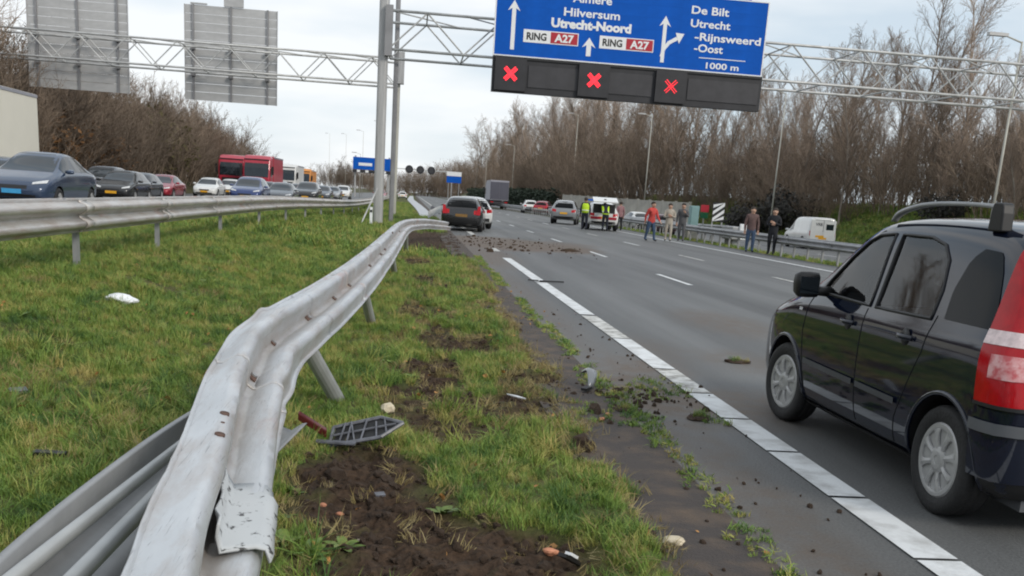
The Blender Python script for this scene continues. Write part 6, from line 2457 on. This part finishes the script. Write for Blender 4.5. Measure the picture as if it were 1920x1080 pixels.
# ------------------------------------------------------------------ people
def person(x, y, h, face, label, parts, pose='stand', group=None, hair='hair', z=None, vest=None):
    """One skin body; clothing by material; facing = degrees, 0 looks along +X. parts = (trousers, jacket, shoes)"""
    t = thing('person', label, 'person', (x, y, float(hgt(x, y)) if z is None else z), R(face), group)
    V, E, Rd, tagk = [], [], [], []

    def v(p, r, parent=None):
        V.append(Vector(p) * h)
        Rd.append(r * h)
        if parent is not None:
            E.append((parent, len(V) - 1))
        return len(V) - 1

    lean, stride, arms = {'stand': (0, .03, 'down'), 'walk': (.02, .11, 'swing'), 'bend': (.22, .05, 'fwd'), 'fold': (0, .03, 'fold'), 'phone': (0, .04, 'phone')}[pose]
    pel = v((0, 0, .52), .085)
    bel = v((lean * .30, 0, .61), .082, pel)
    che = v((lean * .8, 0, .73), .092, bel)
    upc = v((lean * 1.15, 0, .80), .075, che)
    nek = v((lean * 1.35 + .005, 0, .855), .034, upc)
    hd0 = v((lean * 1.55 + .015, 0, .895), .048, nek)
    hd1 = v((lean * 1.7 + .012, 0, .945), .056, hd0)
    hd2 = v((lean * 1.75 + .0, 0, .985), .036, hd1)
    v((lean * 1.7 + .075, 0, .925), .011, hd1)       # nose
    for s in (1, -1):
        v((lean * 1.68 + .005, s * .062, .93), .010, hd1)   # ears
    for s in (1, -1):
        sh = v((lean * 1.1, s * .105, .805), .048, upc)
        if arms == 'down':
            el, wr_ = (lean + .0, s * .145, .63), (lean + .03, s * .145, .49)
        elif arms == 'swing':
            el, wr_ = (.06 * s, s * .145, .64), (.14 * s + .05, s * .13, .52)
        elif arms == 'fwd':
            el, wr_ = (lean + .13, s * .13, .66), (lean + .27, s * .09, .64)
        elif arms == 'fold':
            el, wr_ = (.02, s * .15, .64), (.11, s * .02, .67 + .02 * s)
        else:
            el, wr_ = ((.04, s * .15, .65), (.14, s * .07, .76)) if s > 0 else ((0, s * .145, .63), (.03, s * .145, .49))
        e = v(el, .034, sh)
        w = v(wr_, .024, e)
        d = (Vector(wr_) - Vector(el)).normalized()
        hp = v(Vector(wr_) + d * .03, .022, w)
        side = d.cross(Vector((1, 0, 0.2))).normalized()
        for k, ln in enumerate((.046, .052, .049, .040)):
            b = v(Vector(wr_) + d * .055 + side * (.012 * (k - 1.5)), .0065, hp)
            v(Vector(wr_) + d * (.055 + ln * .8) + side * (.014 * (k - 1.5)) + Vector((.012, 0, 0)), .0055, b)
        v(Vector(wr_) + d * .05 + side * -.032, .007, hp)
    for s in (1, -1):
        hip = v((0, s * .055, .49), .066, pel)
        kn = v((stride * .55 * s + .015, s * .062, .285), .045, hip)
        an = v((stride * s - .02, s * .062, .055), .030, kn)
        toe = v((stride * s + .085, s * .070, .024), .024, an)
        v((stride * s - .035, s * .062, .026), .026, an)
    me = bpy.data.meshes.new('body')
    me.from_pydata(V, E, [])
    ob = link('body', me)
    sk = ob.modifiers.new('skin', 'SKIN')
    sk.use_smooth_shade = True
    sv = me.skin_vertices[0].data
    for i, r in enumerate(Rd):
        sv[i].radius = (r, r)
    sv[pel].use_root = True
    for i in (bel, che, upc):
        sv[i].radius = (Rd[i] * .80, Rd[i] * 1.25)
    sb = ob.modifiers.new('sub', 'SUBSURF')
    sb.levels = sb.render_levels = 1
    em = evaluated(ob)
    bpy.data.objects.remove(ob)
    em.name = 'body'
    trousers, jacket, shoes = parts
    em.materials.clear()
    for m in (jacket, trousers, shoes, M['skin']):
        em.materials.append(m)
    for p in em.polygons:
        c = p.center / h
        # nearest bone decides the cloth
        best, bi = 9, 0
        for (a, b) in E:
            A, B = V[a] / h, V[b] / h
            ab = B - A
            tt = max(0, min(1, (c - A).dot(ab) / max(ab.length_squared, 1e-9)))
            dd = (A + ab * tt - c).length
            if dd < best:
                best, bi = dd, b
        wide = V[bi] / h
        if c.z > .862 and abs(c.y) < .09:
            k = 3
        elif c.z < .045:
            k = 2
        elif c.z < .50 and abs(c.y) < .115 and bi > hd2 and (wide.z < .5) and Rd[bi] / h > .0235 or (c.z < .50 and abs(c.y) < .11):
            k = 1
        elif Rd[bi] / h < .0235:
            k = 3
        else:
            k = 0
        p.material_index = k
        p.use_smooth = True
    link('body', em, t)
    hx = lean * 1.72
    cap = MB()
    rings = []
    for z, rr_, dx in ((.925, .060, -.022), (.95, .068, -.016), (.975, .066, -.010), (.998, .050, -.006), (1.012, .020, -.004)):
        rings.append([((hx + dx + .004 + rr_ * math.cos(a) * .98) * h, rr_ * math.sin(a) * .92 * h, z * h) for a in np.linspace(0, 2 * math.pi, 16, endpoint=False)])
    cap.loft(rings)
    cap.build('hair', M[hair], t, smooth=True)
    for s in (1, -1):
        MB().lathe([(.001, -.008 * h), (.008 * h, 0), (.001, .008 * h)], 'x', 8, c=((hx + .058) * h, s * .022 * h, .938 * h)).build('eye', M['eye'], t)
    MB().box(((hx + .060) * h, 0, .905 * h), (.010 * h, .034 * h, .006 * h)).build('mouth', M['debris_red'], t)
    if vest:
        rings = []
        for zz, rx, ry in ((.53, .078, .108), (.60, .082, .112), (.70, .088, .122), (.78, .082, .128), (.825, .062, .110)):
            off = lean * max(0, (zz - .52) / .28) * 1.1
            rings.append([((off + rx * math.cos(a)) * h, ry * math.sin(a) * h, zz * h) for a in np.linspace(0, 2 * math.pi, 20, endpoint=False)])
        MB().loft(rings).build('vest', vest, t, smooth=True)
        rings = []
        for zz in (.60, .625):
            off = lean * max(0, (zz - .52) / .28) * 1.1
            rings.append([((off + .086 * math.cos(a)) * h, .117 * math.sin(a) * h, zz * h) for a in np.linspace(0, 2 * math.pi, 20, endpoint=False)])
        MB().loft(rings).build('reflective_band', M['white_sign'], t, smooth=True)
    return t


person(9.80, 58.6, 1.80, 80, 'officer in a yellow vest and dark trousers standing beside the patrol car', (M['navy'], M['navy'], M['shoe']), 'stand', 'people on the closed road', vest=M['hivis'])
person(11.05, 58.9, 1.78, 88, 'officer in a yellow vest leaning into the raised tailgate of the patrol car', (M['navy'], M['navy'], M['shoe']), 'bend', 'people on the closed road', vest=M['hivis'])
person(12.75, 63.2, 1.72, 100, 'person in a dusty pink top and dark trousers right beside the patrol car', (M['black_cloth'], M['pink_cloth'], M['shoe']), 'stand', 'people on the closed road')
person(10.80, 46.3, 1.74, -65, 'person in a bright red coat and blue jeans walking on the closed lanes', (M['jeans'], M['red_coat'], M['shoe']), 'walk', 'people on the closed road')
person(12.05, 48.0, 1.72, -100, 'person in beige clothes standing right of the red coat', (M['beige'], M['beige'], M['shoe']), 'fold', 'people on the closed road')
person(12.95, 49.0, 1.78, -110, 'person in a dark grey coat standing right of the beige clothes', (M['grey_cloth'], M['grey_cloth'], M['shoe']), 'phone', 'people on the closed road')
person(13.45, 40.2, 1.76, -100, 'person in blue jeans and a brown jacket by the roadside guardrail', (M['jeans'], M['brown_cloth'], M['shoe']), 'stand', 'people on the closed road')
person(14.0, 39.2, 1.76, -120, 'person dressed all in black by the roadside guardrail right of the blue jeans', (M['black_cloth'], M['black_cloth'], M['shoe']), 'fold', 'people on the closed road')


# ------------------------------------------------------------------ debris
d1 = thing('broken_bumper_piece', 'broken grey slatted bumper piece with a dark red reflector lying beside the bare earth', 'car debris', (-.33, 5.62, float(verge_z(-.33, 5.62)) + .03), .0)
_tilt = Matrix.Rotation(R(30), 4, 'X') @ Matrix.Rotation(R(10), 4, 'Z') @ Matrix.Rotation(R(-8), 4, 'Y')


def dpart(name, mb_, m_):
    ob_ = mb_.build(name, m_, d1)
    ob_.matrix_local = Matrix.Translation((.02, 0, .045)) @ _tilt
    return ob_


dpart('backing', MB().prism([(-.10, -.05), (.18, -.055), (.30, .02), (.20, .09), (-.06, .075)], 'z', -.012, -.004), M['black'])
mb = MB()
for a_, b_ in (((-.11, -.055), (.18, -.06)), ((.18, -.06), (.32, .02)), ((.32, .02), (.20, .10)), ((.20, .10), (-.07, .085)), ((-.07, .085), (-.11, -.055))):
    mb.tube((*a_, 0), (*b_, 0), .011, n=6)
dpart('frame_bar', mb, M['debris_grey'])
for k in range(7):
    x_ = -.06 + .045 * k + random.uniform(-.012, .012)
    if k != 4:
        dpart('slat', MB().tube((x_, -.05, .002), (x_ + .03 + random.uniform(-.03, .03), .085 - .03 * (k == 5), .004 + random.uniform(0, .02)), .006, n=5), M['debris_grey'])
dpart('slat', MB().tube((-.09, .015, .006), (.28, .02, .006), .006, n=5), M['debris_grey'])
MB().box((-.04, -.075, .022), (.22, .05, .010), Matrix.Rotation(-.1, 3, 'Z')).build('torn_flap', M['debris_grey'], d1)
mb = MB()
mb.loft([[(-.10 - .17 * u, .03 + .12 * u + dy, .045 + .07 * u + dz) for dy, dz in ((-.030, -.022), (.030, -.012), (.026, .026), (-.026, .022))] for u in np.linspace(0, 1, 5)])
bevel(mb.build('reflector', M['debris_red'], d1), .006)
d2 = thing('fender_scrap', 'curved shiny grey fender scrap standing on the gutter beside the muddy turf', 'car debris', (1.43, 7.95, .01), .4)
mb = MB()
rows = []
for i, u in enumerate(np.linspace(0, 1, 10)):
    w = .012 + .034 * math.sin(math.pi * min(1, u * .9 + .1))
    c = Vector((.07 * math.sin(u * 2.6), .20 * (u - .5), .02 + .13 * math.sin(u * 2.4)))
    rows.append([c + Vector((-w, 0, -.01)), c + Vector((-w * .2, .004, .012)), c + Vector((w, .0, -.004))])
mb.loft(rows, closed=False, cap=False)
o = mb.build('skin', P['silver'], d2, smooth=True)
o.modifiers.new('thickness', 'SOLIDIFY').thickness = .005
MB().box((-.03, -.10, .02), (.14, .05, .02), Matrix.Rotation(.6, 3, 'Z')).build('bracket', M['black'], d2)
d3 = thing('litter_bag', 'crumpled white plastic litter lying alone on the grass of the median', 'litter', (-2.84, 10.5, float(verge_z(-2.84, 10.5)) + .05), .5)
bm = bmesh.new()
bmesh.ops.create_icosphere(bm, subdivisions=3, radius=.12)
for v_ in bm.verts:
    n_ = noise.noise(v_.co * 9) * .05 + noise.noise(v_.co * 22) * .02
    v_.co += v_.co.normalized() * n_
    v_.co.x *= 1.2
    v_.co.z *= .45
me = bpy.data.meshes.new('crumpled_film')
bm.to_mesh(me)
bm.free()
me.materials.append(M['plastic_white'])
link('crumpled_film', me, d3)


def rock(name, label, cat, x, y, s, m, seed, z=None, group=None):
    bm = bmesh.new()
    bmesh.ops.create_icosphere(bm, subdivisions=2, radius=1)
    for v_ in bm.verts:
        v_.co *= 1 + .35 * noise.noise(v_.co * 1.3 + Vector((seed * 5, 0, 0)))
        v_.co = Vector((v_.co.x * s[0], v_.co.y * s[1], v_.co.z * s[2]))
    me_ = bpy.data.meshes.new(name)
    bm.to_mesh(me_)
    bm.free()
    me_.materials.append(m)
    zz = float(verge_z(x, y)) if x < 1.2 else .008
    o_ = link(name, me_, loc=(x, y, zz + s[2] * .6 if z is None else z), rotz=seed)
    return tag(o_, label, cat, group)


rock('stone', 'pale rounded stone lying in the grass between dark patches', 'stone', -.11, 6.62, (.055, .045, .035), M['stone'], 1)
for i, (x, y, s, lab) in enumerate([(-.36, 4.62, .026, 'orange red chip at the left rim of the bare earth'), (-.27, 4.45, .02, 'smaller orange chip at the left rim of the bare earth'), (1.36, 6.75, .03, 'pale pink chip on the gutter below the muddy turf'),
                                    (1.44, 6.95, .022, 'small pink chip on the gutter just above the larger pink chip'), (.64, 4.02, .035, 'orange chip in the grass beside the black and silver shard at the bottom edge'), (-.16, 4.1, .018, 'small pale chip in the middle of the bare earth')]):
    rock('chip', lab, 'debris chip', x, y, (s, s * .7, s * .5), M['brick_bit'] if i != 5 else M['stone'], i + 2, group='bright chips in the verge')
rock('stone', 'pale stone with moss lying on the dark gutter near the bottom edge', 'stone', 1.22, 4.2, (.05, .035, .022), M['stone'], 9)
sh = thing('plastic_shard', 'black and silver plastic shard sticking out of the turf at the bottom edge', 'car debris', (.70, 3.87, float(verge_z(.70, 3.87)) + .02), .9)
MB().box((0, 0, .04), (.16, .04, .015), Matrix.Rotation(.5, 3, 'Y')).build('shard_body', M['black'], sh)
MB().box((.01, 0, .055), (.07, .03, .012), Matrix.Rotation(.5, 3, 'Y')).build('chrome_chip', M['plastic_white'], sh)
sh = thing('plastic_shard', 'thin white plastic sliver lying on trampled turf left of the gutter', 'car debris', (.82, 7.35, float(verge_z(.82, 7.35)) + .035), -.9)
MB().prism([(-.10, 0), (.0, .018), (.10, .006), (.02, -.012)], 'z', -.004, .004).build('sliver', M['plastic_white'], sh)
sh = thing('rubber_strip', 'thin dark rubber strip lying across the white edge line', 'car debris', (2.62, 18.8, .012), .05)
MB().box((0, 0, .01), (.46, .05, .02), Matrix.Rotation(.08, 3, 'Z')).build('strip', M['rubber'], sh)
MB().box((-.33, .08, .01), (.2, .03, .018), Matrix.Rotation(-.3, 3, 'Z')).build('strip_end', M['rubber'], sh)
sh = thing('plastic_shard', 'dark shard lying in the grass at the far left edge', 'car debris', (-2.33, 6.3, float(verge_z(-2.33, 6.3)) + .03), .6)
MB().box((0, 0, .01), (.10, .05, .02), Matrix.Rotation(.3, 3, 'X')).build('shard_body', M['debris_grey'], sh)
sh = thing('plastic_shard', 'long black shard lying in the grass left of the spacer tubes', 'car debris', (-1.75, 5.1, float(verge_z(-1.75, 5.1)) + .03), -.1)
MB().box((0, 0, .01), (.16, .035, .018), Matrix.Rotation(.2, 3, 'X')).build('shard_body', M['black'], sh)
sh = thing('plastic_shard', 'pale bluish shard lying in the bare earth', 'car debris', (-.10, 4.72, float(verge_z(-.10, 4.72)) + .02), .4)
MB().box((0, 0, .005), (.05, .03, .01), Matrix.Rotation(.3, 3, 'X')).build('shard_body', M['debris_grey'], sh)
print('objects', len(bpy.data.objects))
